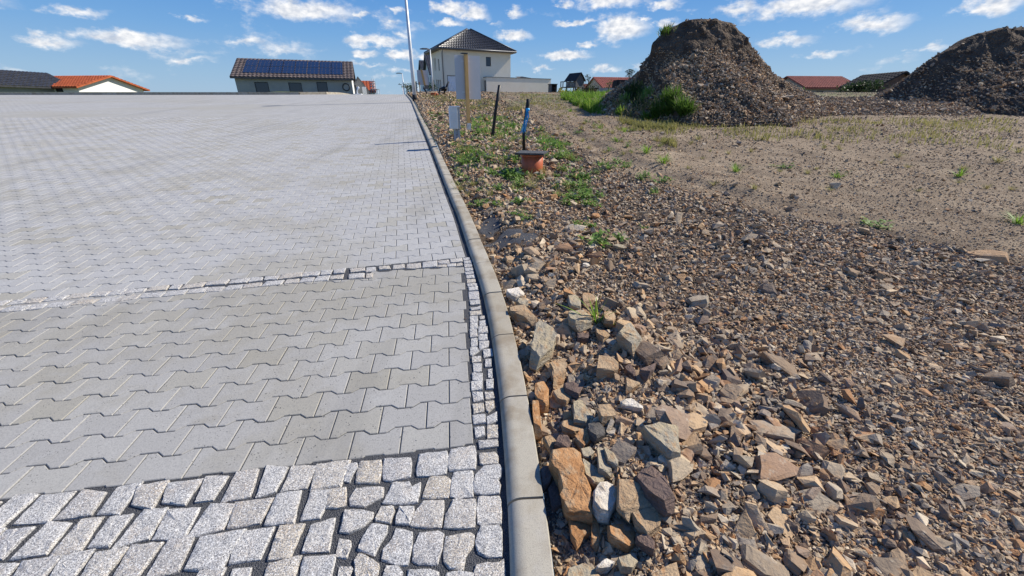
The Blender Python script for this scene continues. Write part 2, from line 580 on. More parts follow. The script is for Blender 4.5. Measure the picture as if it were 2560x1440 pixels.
    base = n.mix(n.math('MULTIPLY', n.rng(n.noise(9, 3, .6, n.mapping((1, 1, 1), (1, 2, 0), w)), .55, .75), .6), base, (.40, .375, .325))
    c = n.mix(n.math('MULTIPLY', n.rng(n.noise(330, 2, .7, w), .5, .64), .45), base, (.17, .16, .15))
    n.bump(n.noise(300, 3, .65, w), .3, .003)
    n.done(c, .88)

    # shale / greywacke stones
    n = NT('stone'); oc = n.obj_co(); w = n.world_co()
    r = n.rnd()
    base = n.ramp(r, [(0, (.40, .235, .115)), (.10, (.47, .32, .18)), (.20, (.34, .285, .21)), (.31, (.46, .345, .22)), (.41, (.26, .225, .185)),
                      (.50, (.37, .185, .08)), (.60, (.52, .41, .27)), (.69, (.16, .118, .088)), (.78, (.39, .275, .17)), (.86, (.14, .11, .09)), (.94, (.60, .50, .36)), (1, (.40, .235, .115))])
    f1 = n.noise(11, 5, .65, w)
    c = n.mix(n.math('MULTIPLY', n.rng(f1, .5, .68), .5), base, (.34, .19, .09))
    c = n.mix(n.math('MULTIPLY', n.rng(n.noise(17, 4, .6, n.mapping((1, 1, 1), (2, 1, 0), w)), .56, .70), .45), c, (.23, .21, .18))
    c = n.mix(n.math('MULTIPLY', n.rng(n.noise(60, 4, .7, w), .52, .72), .5), c, (.08, .06, .05))
    c = n.mix(n.math('MULTIPLY', n.rng(n.noise(28, 3, .7, n.mapping((1, 1, 1), (.3, 2, 1), w)), .6, .75), .5), c, (.48, .42, .33))
    n.bump(n.math('ADD', n.noise(90, 4, .65, w), n.math('MULTIPLY', n.noise(24, 3, .6, n.mapping((1, 1, 4), (.5, .3, 0), w)), 1.4)), .55, .008)
    n.done(c, .85, spec=.15)
    for nm, a, b_, d_ in (('stone_rust', (.43, .235, .11), (.33, .165, .07), (.40, .29, .18)), ('stone_grey', (.33, .29, .22), (.39, .32, .21), (.36, .235, .13)),
                          ('stone_cream', (.58, .52, .43), (.66, .60, .52), (.40, .33, .25)), ('stone_tan', (.40, .29, .18), (.34, .235, .14), (.35, .19, .09)),
                          ('stone_dark', (.145, .105, .09), (.19, .13, .10), (.10, .075, .065)), ('stone_black', (.07, .064, .058), (.11, .10, .09), (.15, .14, .125))):
        n = NT(nm); w = n.world_co()
        st = n.mapping((1, 1, 3), (.4, .3, .6), w)
        c = n.mix(n.rng(n.noise(9, 5, .65, st), .4, .62), a, b_)
        c = n.mix(n.math('MULTIPLY', n.rng(n.noise(16, 5, .7, n.mapping((1.6, 1, 1), (1, 2, 3), w)), .5, .64), .8), c, d_)
        c = n.mix(n.math('MULTIPLY', n.rng(n.noise(70, 4, .7, w), .53, .72), .45), c, tuple(x * .3 for x in a))
        n.bump(n.math('ADD', n.noise(85, 5, .65, w), n.math('MULTIPLY', n.noise(20, 4, .6, st), 2.2)), .8, .012)
        n.done(c, .85, spec=.15)

    # soil
    n = NT('soil'); w = n.world_co()
    tr = n.attr('track'); gr = n.attr('green')
    dark = n.ramp(n.noise(7, 5, .65, w), [(.3, (.055, .039, .028)), (.55, (.10, .072, .05)), (.75, (.16, .118, .08))])
    light = n.ramp(n.noise(3, 6, .7, w), [(.3, (.19, .137, .088)), (.5, (.30, .228, .153)), (.72, (.40, .315, .215))])
    c = n.mix(tr, dark, light)
    peb = n.rng(n.voro(55, w), .15, .35, 1, 0)
    c = n.mix(n.math('MULTIPLY', peb, n.rng(n.noise(20, 2, .5, w), .45, .6)), c, n.ramp(n.voro(55, w, 'Color'), [(0, (.10, .085, .075)), (.5, (.25, .20, .15)), (1, (.40, .34, .26))]))
    c = n.mix(n.math('MULTIPLY', n.rng(n.noise(14, 6, .75, w), .5, .68), .6), c, (.10, .075, .055))
    c = n.mix(n.math('MULTIPLY', gr, n.rng(n.noise(4, 5, .7, w), .42, .6)), c, (.10, .14, .045))
    n.bump(n.math('ADD', n.noise(40, 5, .7, w), n.math('MULTIPLY', peb, .6)), .8, .02)
    n.done(c, .95, spec=.15)
    n = NT('heap_soil'); w = n.world_co()
    c = n.ramp(n.noise(3.5, 6, .7, w), [(.3, (.06, .043, .031)), (.5, (.11, .082, .06)), (.72, (.18, .14, .10))])
    n.bump(n.math('ADD', n.noise(9, 6, .7, w), n.math('MULTIPLY', n.voro(14, w), .7)), 1.0, .09)
    n.done(c, .95, spec=.1)
    n = NT('lawn'); w = n.world_co()
    n.done(n.ramp(n.noise(1.2, 6, .7, w), [(.3, (.09, .12, .04)), (.6, (.15, .17, .06)), (.8, (.24, .20, .12))]), .95, spec=.1)
    n = NT('sand'); n.done(n.ramp(n.noise(2, 5, .6, n.world_co()), [(.3, (.40, .33, .22)), (.7, (.52, .44, .31))]), .95)

    # foliage: two tones with translucency
    def leaf(name, a, b_, c3):
        n = NT(name)
        c = n.ramp(n.rnd(), [(0, a), (.5, b_), (1, c3)])
        n.done(c, .55, spec=.25)
        tr = n.N.new('ShaderNodeBsdfTranslucent'); n.L.new(c, tr.inputs['Color'])
        ms = n.N.new('ShaderNodeMixShader'); ms.inputs[0].default_value = .45
        n.L.new(n.p.outputs[0], ms.inputs[1]); n.L.new(tr.outputs[0], ms.inputs[2])
        n.L.new(ms.outputs[0], n.N['Material Output'].inputs[0])
    leaf('weed_leaf', (.13, .23, .04), (.18, .30, .06), (.25, .33, .10))
    leaf('grass_blade', (.13, .25, .025), (.19, .32, .04), (.27, .35, .07))
    leaf('dry_grass', (.20, .22, .06), (.28, .26, .09), (.34, .28, .12))
    leaf('clump_grass', (.06, .12, .02), (.09, .17, .028), (.14, .21, .04))
    leaf('dark_leaf', (.022, .042, .016), (.035, .06, .022), (.05, .08, .03))
    leaf('mid_leaf', (.05, .09, .03), (.075, .12, .04), (.10, .14, .05))
    leaf('yellow_leaf', (.25, .28, .05), (.38, .36, .06), (.45, .42, .10))
    plain('bark', (.10, .075, .055), .9, 0, .3, 8)
    plain('dry_stem', (.36, .28, .17), .85, 0, .2, 20)

    plain('galvanised', (.56, .58, .59), .45, .2, .08, 3)
    plain('lamp_head', (.06, .065, .075), .5, 0, .1)
    plain('black_plastic', (.012, .012, .013), .45, 0, .3, 30)
    plain('dark_rubber', (.02, .02, .022), .7, 0, .2)
    plain('blue_plastic', (.035, .38, .70), .4, 0, .25, 25)
    plain('orange_plastic', (.45, .11, .042), .42, 0, .10, 6)
    plain('concrete_lid', (.085, .087, .09), .85, 0, .45, 40, .6)
    plain('grey_plastic', (.74, .735, .70), .5, 0, .06, 3)
    plain('grey_plastic_dark', (.34, .36, .38), .5, 0, .06, 3)
    plain('white_plastic', (.75, .76, .77), .5, 0, .05)
    plain('sign_back', (.50, .505, .51), .5, .1, .05, 1.5)
    n = NT('post_wood'); w = n.obj_co()
    c = n.ramp(n.noise(10, 5, .65, n.mapping((9, 9, .5), (0, 0, 0), w)), [(.3, (.42, .24, .085)), (.55, (.60, .37, .145)), (.75, (.68, .45, .20))])
    n.done(c, .8)
    plain('steel', (.38, .39, .41), .4, .6, .1)
    n = NT('plaster'); c = n.ramp(n.noise(.8, 5, .6), [(.3, (.84, .74, .57)), (.7, (.89, .80, .64))]); n.bump(n.noise(120, 3, .6), .15, .004); n.done(c, .92)
    plain('plaster_white', (.78, .77, .73), .92, 0, .05, .8)
    plain('plaster_grey', (.30, .30, .30), .9, 0, .08, 1)
    plain('plaster_tan', (.42, .38, .32), .9, 0, .08, 1)
    plain('roof_tile', (.05, .051, .056), .38, 0, .25, 3)
    plain('roof_brown', (.12, .095, .085), .6, 0, .2, 3)
    plain('orange_tile', (.42, .10, .035), .75, 0, .2, 2)
    plain('red_tile', (.34, .105, .075), .75, 0, .2, 2)
    plain('eaves', (.20, .17, .14), .7, 0, .1)
    plain('zinc', (.17, .175, .185), .45, .5, .1)
    plain('window_frame', (.035, .036, .04), .4, 0, .1)
    n = NT('window_glass'); n.done((.035, .045, .06), .06, 0, .6)
    n = NT('foil'); n.bump(n.noise(4, 4, .6, n.mapping((3, 1, .8), (0, .5, 0))), 1.0, .15); n.done((.90, .90, .91), .25)
    n = NT('solar'); n.done((.012, .018, .04), .12, 0, .6)
    plain('weathered_wood', (.15, .145, .14), .85, 0, .25, 6)
    plain('dark_roofing', (.035, .033, .035), .85, 0, .3, 8)
    plain('scaffold', (.28, .31, .34), .5, .5, .1)
    plain('slide', (.22, .21, .25), .5, 0, .1)
    plain('orange_toy', (.65, .17, .03), .5, 0, .1)
    plain('brown_shed', (.16, .10, .075), .8, 0, .25, 4)
    plain('mesh_dark', (.02, .022, .024), .8, 0, .2)


make_materials()
M = MATS

# ------------------------------------------------------------------ road bed, far paving, ground, backdrop land
def left_kerb_y(x):
    """y of the far kerb of the square where it runs across, left of the junction"""
    xs = np.array([p[0] for p in LK[:5]]); ys = np.array([p[1] for p in LK[:5]])
    return np.interp(x, xs, ys)


def build_road():
    road = empty('road', (0, 0, 0), kind='structure')
    # bed of joint grit below the stones
    ys = np.concatenate([np.arange(-2, 6, .25), np.arange(6, 15.01, .5)])
    V = []; F = []
    nx = 10
    for y in ys:
        xr = float(kerb_x(y)) + .02
        for i in range(nx):
            t = i / (nx - 1)
            V.append((xr * (1 - t) + -26 * t, y, float(road_z(y)) - .0045))
    for j in range(len(ys) - 1):
        for i in range(nx - 1):
            a = j * nx + i
            F.append((a, a + nx, a + nx + 1, a + 1))
    me = mesh_np('joint_bed', V, F, smooth_=True)
    obj('joint_bed', me, M['joint_grit'], road)
    # far paving (beyond the single stones)
    ys = np.concatenate([np.concatenate([[FAR_Y - .25], np.arange(FAR_Y + .25, 34, .5)]), np.arange(34, 90, 3)])
    V = []; F = []; nx = 24
    for y in ys:
        xr = float(kerb_x(y)) + .02
        xl = -60 if y < 26.6 else None
        for i in range(nx):
            t = (i / (nx - 1)) ** 1.6
            x = xr * (1 - t) + -60 * t
            V.append((x, y, float(road_z(y)) - .003))
    for j in range(len(ys) - 1):
        for i in range(nx - 1):
            a = j * nx + i
            F.append((a, a + nx, a + nx + 1, a + 1))
    obj('far_paving', mesh_np('far_paving', V, F, smooth_=True), M['far_paving'], road)
    return road


FAR_Y = 13.6
ROAD = build_road()


def build_ground():
    # lot on the right: warped grid, fine near the camera
    ny, nx = 420, 430
    ty = np.linspace(0, 1, ny)
    Y = .15 + 6.0 * ty + 60 * ty**4 + .0 * ty
    Y = np.concatenate([[-2.5, -1.0], Y])
    tx = np.linspace(0, 1, nx)
    S = .012 + 5.2 * tx + 70 * tx**4.0
    yy, ss = np.meshgrid(Y, S, indexing='ij')
    xx = kerb_x(yy) + .055 + ss
    zz = ground_z(xx, yy)
    rows, cols = xx.shape
    V = np.stack([xx, yy, zz], -1).reshape(-1, 3)
    # skirt row against the kerb
    idx = np.arange(rows * cols).reshape(rows, cols)
    F = np.stack([idx[:-1, :-1], idx[:-1, 1:], idx[1:, 1:], idx[1:, :-1]], -1).reshape(-1, 4)
    tl = track_left(yy); trr = track_right(yy)
    nz = fbm(xx, yy, 1.6, 3, 9)
    track = smooth(-.25, .25, xx - tl + nz * .45) * smooth(1.2, 3.2, yy + (xx - 2) * .4)
    far = smooth(10, 16, yy)
    near_soil = .55 * smooth(.35, .9, fbm(xx, yy, .8, 3, 21) + .3) * (1 - track)
    track = np.clip(track * (.75 + .35 * nz) + near_soil * .4, 0, 1)
    green = smooth(13, 20, yy) * smooth(-.1, .35, fbm(xx, yy, .35, 3, 4) + .55 * smooth(2.2, 4, xx)) * .9
    o = obj('rubble_verge', mesh_np('rubble_verge', V, F, smooth_=True, extra={'track': track.ravel(), 'green': green.ravel()}), M['soil'])
    tag(o, kind='structure')
    # land beyond, out to the horizon, and the lawn of the lots on the left
    V = []; F = []
    ys = list(np.arange(58, 120, 8)) + [150, 200, 300, 450, 700]
    xs = list(np.linspace(-700, -60, 8)) + list(np.linspace(-50, 90, 15)) + list(np.linspace(120, 900, 8))
    for y in ys:
        for x in xs:
            V.append((x, y, float(field_z(y)) - .06))
    w = len(xs)
    for j in range(len(ys) - 1):
        for i in range(w - 1):
            a = j * w + i
            F.append((a, a + 1, a + w + 1, a + w))
    tag(obj('land', mesh_np('land', V, F, smooth_=True), M['lawn']), kind='structure')
    # raised lots to the left of the square and of the road beyond the crest
    lk = [Vector((x, y, 0)) for x, y in LK]
    V = []; F = []
    n = 14
    for p in lk:
        for i in range(n):
            t = i / (n - 1)
            if p.y < 27.4:
                q = Vector((p.x, p.y + .13 + 50 * t, 0))
            else:
                q = Vector((p.x - .13 - 50 * t * .6, p.y + 30 * t, 0))
            q.z = float(road_z(min(q.y, 30))) + .10 + .12 * min(1, t * 8) if q.y < 36 else .98 - .002 * (q.y - 36)
            V.append(q[:])
    for j in range(len(lk) - 1):
        for i in range(n - 1):
            a = j * n + i
            F.append((a, a + 1, a + n + 1, a + n))
    tag(obj('lawn', mesh_np('lawn', V, F, smooth_=True), M['lawn']), kind='structure')


build_ground()


# ------------------------------------------------------------------ kerbs
def kerb_profile():
    """cross section: x to the right, z up; rounded edge towards the road"""
    pts = [(-.068, -.10), (-.068, .002)]
    for k in range(0, 9):
        a = math.pi - k * (math.pi / 2) / 8
        pts.append((-.014 + .054 * math.cos(a), .004 + (KH - .004) * math.sin(a)))
    pts += [(.056, KH), (.06, KH - .004), (.06, -.10)]
    return pts


def build_kerb():
    kerb = empty('kerb', (0, 0, 0), kind='structure')
    prof = kerb_profile()
    joints = [.44]
    for py in (1258, 1003, 848, 742, 668):
        pass
    ys = [-.55, -.05, .45] + [.97 + .51 * i for i in range(0, 62)]
    for j in range(len(ys) - 1):
        y0, y1 = ys[j] + .0045, ys[j + 1] - .0045
        if y1 > 33: break
        V = []; n = 4
        jig = random.uniform(-.0015, .0015); jz = random.uniform(-.002, .002)
        for i in range(n + 1):
            y = y0 + (y1 - y0) * i / n
            kx = float(kerb_x(y)); dx = (float(kerb_x(y + .05)) - float(kerb_x(y - .05))) / .1
            nrm = Vector((1, -dx)).normalized()
            z = float(road_z(y))
            end = .003 if i in (0, n) else 0
            for (a, b) in prof:
                V.append((kx + nrm.x * a + jig, y + nrm.y * a, z + b + jz - (end if b > 0 else 0)))
            if i == 0 or i == n - 0:
                pass
        m = len(prof); F = []
        for i in range(n):
            for k in range(m - 1):
                F.append((i * m + k, (i + 1) * m + k, (i + 1) * m + k + 1, i * m + k + 1))
        me = bpy.data.meshes.new('kerbstone')
        caps = [tuple(range(m)), tuple(n * m + k for k in range(m))[::-1]]
        me.from_pydata(V, [], F + caps)
        sm = [True] * len(F) + [False, False]
        me.polygons.foreach_set('use_smooth', sm)
        me.set_sharp_from_angle(angle=R(40))
        obj('kerbstone', me, M['kerb_concrete'], kerb)
    # kerb across the far side of the square
    lk = empty('kerb', (0, 0, 0), kind='structure')
    pts = [Vector((x, y, 0)) for x, y in LK]
    dense = []
    for a, b in zip(pts[:-1], pts[1:]):
        L_ = (b - a).length; k = max(1, int(L_ / 1.0))
        for i in range(k): dense.append(a.lerp(b, i / k))
    dense = [p for p in dense if p.y < 37 and p.x > -48]
    for a, b in zip(dense[:-1], dense[1:]):
        d = (b - a).normalized(); a2, b2 = a + d * .004, b - d * .004
        za, zb = float(road_z(a.y)), float(road_z(b.y))
        mb = MB(); mb.bar((a2.x, a2.y, za + .03), (b2.x, b2.y, zb + .03), .13, .22)
        mb.build('kerbstone', M['kerb_concrete'], lk)


build_kerb()

# ------------------------------------------------------------------ double-T pavers
PL, PP, PD = .2, .139, .0125      # length, row pitch, half wave


def paver_outline(gap=.0021):
    a = PL / 2 - gap; h = PP / 2 - gap
    s = [-a, -.066, -.034, .034, .066, a]; w = [PD, PD, -PD, -PD, PD, PD]
    top = [(x, h + q) for x, q in zip(s, w)]
    bot = [(x, -(h + q)) for x, q in zip(s, w)]
    return bot + top[::-1]        # counter-clockwise


def clip_poly(poly, p, n):
    """keep the side where (q-p).n <= 0"""
    out = []
    for i in range(len(poly)):
        a, b = poly[i], poly[(i + 1) % len(poly)]
        da = (a[0] - p[0]) * n[0] + (a[1] - p[1]) * n[1]; db = (b[0] - p[0]) * n[0] + (b[1] - p[1]) * n[1]
        if da <= 0: out.append(a)
        if (da < 0 < db) or (db < 0 < da):
            t = da / (da - db); out.append((a[0] + (b[0] - a[0]) * t, a[1] + (b[1] - a[1]) * t))
    return out


def inset(poly, d):
    n = len(poly); r = []
    for i in range(n):
        p0, p1, p2 = Vector(poly[i - 1]), Vector(poly[i]), Vector(poly[(i + 1) % n])
        e0 = (p1 - p0); e1 = (p2 - p1)
        if e0.length < 1e-6 or e1.length < 1e-6: r.append(tuple(p1)); continue
        n0 = Vector((-e0.y, e0.x)).normalized(); n1 = Vector((-e1.y, e1.x)).normalized()
        m = n0 + n1
        k = max(.35, m.length / 2)
        m.normalize()
        r.append(tuple(p1 + m * d / k))
    return r


def area(poly):
    return .5 * sum(poly[i - 1][0] * poly[i][1] - poly[i][0] * poly[i - 1][1] for i in range(len(poly)))


def slab_faces(poly, ch=.0028, depth=.03):
    n = len(poly); q = inset(poly, ch)
    V = [(x, y, -depth) for x, y in poly] + [(x, y, -ch) for x, y in poly] + [(x, y, 0) for x, y in q]
    F = [tuple(range(2 * n, 3 * n))]
    for i in range(n):
        j = (i + 1) % n
        F.append((n + i, n + j, 2 * n + j, 2 * n + i)); F.append((i, j, n + j, n + i))
    return V, F


def slope(y):
    return (float(road_z(y + .1)) - float(road_z(y - .1))) / .2


# the two paved fields: an origin on the lower edge and the direction of the rows
N0 = ground_hit(875, 1148); N1 = ground_hit(1183, 1112.5)
F0 = ground_hit(874, 671); F1 = ground_hit(1156, 643.6)
NE1 = ground_hit(1160, 667)       # upper end of the right edge of the near field
NT0 = ground_hit(935, 678); NT1 = ground_hit(1159, 666)   # upper edge of the near field
NL1 = ground_hit(874, 699)


class Field:
    def __init__(s, o, d):
        s.o = Vector((o[0], o[1])); s.e = Vector((d[0], d[1])).normalized(); s.n = Vector((-s.e.y, s.e.x))

    def w(s, a, b): p = s.o + s.e * a + s.n * b; return (p.x, p.y)

    def l(s, x, y): q = Vector((x, y)) - s.o; return q.dot(s.e), q.dot(s.n)


NEAR = Field(N1, N1 - N0)         # a<=0 to the left, b up the road
FARF = Field(F1, F1 - F0)


def edge_line(field, p, q):
    """clip plane through world points p,q; keeps the left/lower side as given by normal"""
    a = field.l(p[0], p[1]); b = field.l(q[0], q[1])
    d = (b[0] - a[0], b[1] - a[1]); L_ = math.hypot(*d)
    return a, (d[1] / L_, -d[0] / L_)         # normal to the right of p->q


def build_pavers():
    proto = paver_outline()
    V0, F0_ = slab_faces(proto)
    me0 = bpy.data.meshes.new('paver'); me0.from_pydata(V0, [], F0_); me0.update()
    me0.materials.append(M['paver_concrete'])
    me1 = me0.copy(); me1.materials[0] = M['paver_concrete_warm']
    cand = []
    # near field: rows between the big setts and the sett strip
    right = edge_line(NEAR, N1, NE1)
    top_r = edge_line(NEAR, NT1, NT0)          # going left, normal to the right of travel = up
    top_l = edge_line(NEAR, ground_hit(937, 695), NL1)
    split = NEAR.l(*ground_hit(936, 690)[:2])[0]
    bmax = max(NEAR.l(NT1[0], NT1[1])[1], NEAR.l(NT0[0], NT0[1])[1]) + .2
    rows = int(bmax / PP) + 2
    for r in range(rows):
        b = (r + .5) * PP - PD * .6
        for k in range(0, 26):
            a = -k * PL - (0 if r % 2 == 0 else PL / 2) + .002
            poly = [(x + a, y + b) for x, y in proto]
            cut = False
            cuts = [right, ((0, .0), (0, -1))]
            cuts.append(top_r if a > split else top_l)
            for p, n in cuts:
                if any((q[0] - p[0]) * n[0] + (q[1] - p[1]) * n[1] > 1e-4 for q in poly):
                    cut = True; poly = clip_poly(poly, p, n)
                    if len(poly) < 3: break
            if len(poly) < 3 or abs(area(poly)) < .0016: continue
            wx, wy = NEAR.w(a, b)
            cand.append((NEAR, a, b, poly, cut))
    # far field
    low = ((0, 0), (0, -1))
    rows = int((FAR_Y + 1) / PP)
    for r in range(rows):
        b = (r + .5) * PP - PD * .6
        for k in range(-10, 110):
            a = -k * PL - (0 if r % 2 == 0 else PL / 2) + .05
            wx, wy = FARF.w(a, b)
            if wy > FAR_Y - .02 or wy < 2.4 or wx < -1.36 * (wy * .93 + .4) - .5: continue
            lim = float(kerb_x(wy)) - .068 - .052
            if wx > lim + .2: continue
            poly = [(x + a, y + b) for x, y in proto]
            cut = False
            if r == 0:
                poly = clip_poly(poly, *low); cut = True
            if wx > lim - .25:
                y0 = wy - .15; y1 = wy + .15
                cl = edge_line(FARF, (float(kerb_x(y0)) - .118, y0), (float(kerb_x(y1)) - .118, y1))
                if any((q[0] - cl[0][0]) * cl[1][0] + (q[1] - cl[0][1]) * cl[1][1] > 1e-4 for q in poly):
                    poly = clip_poly(poly, *cl); cut = True
            if len(poly) < 3 or abs(area(poly)) < .0014: continue
            cand.append((FARF, a, b, poly, cut))
    def visible_size(c):
        x, y = c[0].w(c[1], c[2])
        z = float(road_z(y)); zc = y * CP - z * SP
        u = x / zc; v = (y * SP + z * CP) / zc
        if zc < .3 or abs(u) > 1.27 or abs(v) > .74: return 99 + zc
        return zc
    cand.sort(key=visible_size)
    nV, nF, tone, nM = [], [], [], []
    for i, (fd, a, b, poly, cut) in enumerate(cand):
        wx, wy = fd.w(a, b)
        dz = random.gauss(0, .0007)
        if i < 296:
            sl = slope(wy)
            rot = math.atan2(fd.e.y, fd.e.x)
            nrm = Vector((0, -sl, 1)).normalized()
            ex = Vector((fd.e.x, fd.e.y, fd.e.y * sl)).normalized(); ey = nrm.cross(ex)
            ex = (ex + nrm * random.gauss(0, .003)).normalized(); ey = nrm.cross(ex).normalized()
            mt = Matrix((ex, ey, ex.cross(ey))).transposed().to_4x4()
            mt.translation = Vector((wx, wy, float(road_z(wy)) + dz))
            if cut:
                q = [(x - a, y - b) for x, y in poly]
                v, f = slab_faces(q)
                me = bpy.data.meshes.new('paver'); me.from_pydata(v, [], f); me.update(); me.materials.append(M['paver_concrete'])
            else:
                me = me0
            if fd is NEAR and not cut: me = me1
            elif fd is NEAR: me.materials[0] = M['paver_concrete_warm']
            o = bpy.data.objects.new('paver', me); COL.objects.link(o); o.parent = ROAD; o.matrix_local = mt
        else:
            v, f = slab_faces(poly)
            nM += [1 if fd is NEAR else 0] * len(f)
            o = len(nV); t = random.random()
            for (x, y, z) in v:
                X, Y_ = fd.w(x, y); nV.append((X, Y_, z + dz))
            nF += [tuple(k + o for k in q) for q in f]
            tone += [t] * len(v)
    nV = np.array(nV); nV[:, 2] += road_z(nV[:, 1])
    me = bpy.data.meshes.new('paving'); me.from_pydata(nV.tolist(), [], nF)
    at_ = me.attributes.new('tone', 'FLOAT', 'POINT'); at_.data.foreach_set('value', np.array(tone, np.float32))
    me.materials.append(M['paver_concrete']); me.materials.append(M['paver_concrete_warm'])
    me.polygons.foreach_set('material_index', np.array(nM, np.int32))
    me.update()
    tag(obj('paving', me, M['paver_concrete'], ROAD), kind='stuff')
    print('pavers', len(cand), len(nF))


build_pavers()

# ------------------------------------------------------------------ granite setts
SETT_A = [  # outlines in a 3.13x enlargement of (870,980)
 [(15,565),(70,560),(75,600),(40,640),(15,710),(-30,700),(-30,580)],
 [(100,545),(255,540),(270,600),(240,710),(65,715),(70,640)],
 [(285,525),(490,515),(495,570),(485,665),(340,700),(275,690),(278,560)],
 [(560,490),(770,468),(783,510),(768,640),(700,655),(545,660),(542,600)],
 [(810,450),(990,430),(998,480),(995,605),(800,620),(785,590),(795,500)],
 [(1030,485),(1150,475),(1175,510),(1172,565),(1035,570)],
 [(1060,590),(1170,570),(1203,600),(1195,670),(1170,690),(1198,730),(1185,790),(1060,805),(1000,790),(985,720),(1000,650)],
 [(830,630),(975,622),(980,700),(975,820),(880,832),(800,820),(812,700)],
 [(640,670),(760,660),(805,695),(795,760),(785,825),(640,835),(585,830),(605,760)],
 [(350,715),(480,705),(500,750),(565,715),(555,800),(540,860),(420,880),(280,870),(320,790)],
 [(60,755),(200,745),(275,750),(265,830),(200,860),(130,900),(20,890),(15,840)],
 [(-20,930),(100,930),(195,950),(195,985),(110,1060),(15,1105),(-60,1100)],
 [(265,900),(355,895),(362,940),(330,1030),(220,1015),(212,990)],
 [(405,905),(515,900),(515,950),(480,1040),(375,1035),(378,980)],
 [(590,860),(745,848),(745,930),(730,1055),(620,1065),(490,1050),(520,950)],
 [(815,850),(990,842),(998,900),(990,1055),(870,1075),(755,1065),(770,960)],
 [(1020,820),(1180,815),(1198,860),(1200,1025),(1050,1040),(1015,1020),(1005,920)],
 [(190,1035),(310,1050),(305,1100),(240,1210),(205,1285),(75,1235),(120,1130)],
 [(375,1070),(500,1100),(500,1190),(465,1350),(400,1355),(265,1310),(280,1230),(350,1150)],
 [(560,1105),(700,1095),(745,1120),(735,1230),(700,1345),(560,1350),(508,1320),(515,1200)],
 [(770,1135),(960,1105),(985,1130),(980,1200),(920,1290),(900,1390),(800,1385),(750,1330),(750,1230)],
 [(1040,1055),(1185,1045),(1205,1090),(1200,1290),(1100,1290),(1015,1265),(1002,1160)],
 [(1000,1350),(1190,1335),(1220,1310),(1228,1440),(1215,1530),(990,1530),(985,1400)],
 [(90,1270),(150,1290),(240,1350),(235,1420),(200,1480),(60,1470),(50,1330)],
 [(295,1360),(390,1365),(425,1410),(400,1520),(250,1520)],
 [(470,1400),(640,1390),(705,1410),(700,1540),(470,1540)],
 [(770,1420),(880,1405),(980,1420),(975,1550),(760,1550)],
 [(-70,1370),(25,1370),(40,1385),(10,1450),(-80,1450)],
 [(-70,1150),(20,1160),(25,1200),(-10,1300),(-100,1290)],
 [(1025,385),(1170,380),(1172,430),(1030,445)],
 [(990,280),(1065,270),(1070,340),(1000,360)], [(1090,265),(1172,260),(1175,360),(1090,365)],
 [(975,185),(1070,175),(1078,240),(985,255)], [(1085,195),(1165,160),(1170,230),(1090,255)],
 [(975,100),(1060,90),(1065,150),(985,175)], [(1075,75),(1140,70),(1145,120),(1100,160),(1080,140)],
 [(970,0),(1050,0),(1058,60),(985,80)], [(1068,0),(1135,0),(1145,45),(1080,60)]]
SETT_B = [  # outlines in a 3.6x enlargement of (870,620)
 [(1108,1210),(1210,1205),(1205,1280),(1110,1290)], [(1245,1190),(1310,1185),(1305,1265),(1245,1270)],
 [(1115,1130),(1210,1130),(1210,1198),(1125,1202)], [(1260,1095),(1300,1090),(1300,1170),(1260,1170)],
 [(1125,1045),(1205,1045),(1200,1115),(1130,1122)], [(1235,1005),(1290,1000),(1290,1070),(1235,1075)],
 [(1115,985),(1195,980),(1195,1030),(1120,1036)], [(1215,920),(1295,910),(1305,970),(1225,990)],
 [(1100,900),(1160,895),(1180,930),(1120,970),(1100,960)],
 [(1110,815),(1165,810),(1165,885),(1105,890)], [(1180,845),(1265,840),(1265,890),(1185,920)],
 [(1095,740),(1160,735),(1165,800),(1100,808)], [(1172,780),(1250,780),(1255,830),(1177,835)],
 [(1100,675),(1165,675),(1165,730),(1100,734)], [(1174,715),(1255,715),(1260,770),(1177,772)],
 [(1095,617),(1165,612),(1168,668),(1100,670)], [(1182,655),(1240,650),(1245,700),(1185,705)],
 [(1095,575),(1195,565),(1200,603),(1100,608)], [(1185,620),(1230,613),(1230,638),(1190,645)],
 [(1100,545),(1165,535),(1190,525),(1190,555),(1110,565)],
 [(1095,480),(1185,475),(1185,508),(1105,515)], [(1085,395),(1175,390),(1180,463),(1090,465)],
 [(1085,355),(1165,350),(1170,384),(1090,388)], [(1072,322),(1160,320),(1165,343),(1077,346)],
 [(1068,285),(1145,280),(1150,313),(1072,317)], [(1065,248),(1140,240),(1145,268),(1070,274)],
 [(1052,220),(1130,213),(1135,236),(1060,242)], [(1052,185),(1120,180),(1130,207),(1057,213)],
 [(1045,150),(1115,145),(1118,172),(1050,178)], [(1042,120),(1110,115),(1115,140),(1047,145)],
 [(1035,95),(1095,88),(1100,110),(1040,115)],
 [(920,105),(1025,95),(1030,126),(925,133)], [(980,140),(1028,136),(1030,160),(980,165)], [(892,145),(970,140),(970,165),(897,170)],
 [(815,120),(905,110),(915,138),(880,146),(815,146)], [(808,155),(885,153),(885,172),(808,176)],
 [(675,135),(800,120),(798,170),(672,180)], [(532,148),(650,138),(655,178),(600,188),(528,185)],
 [(408,160),(505,150),(510,185),(403,195)], [(278,170),(370,165),(382,190),(283,200)],
 [(168,180),(245,175),(250,208),(163,218)], [(25,190),(150,182),(152,213),(25,223)],
 [(168,237),(225,232),(220,272),(163,275)], [(10,242),(145,232),(140,270),(10,280)]]


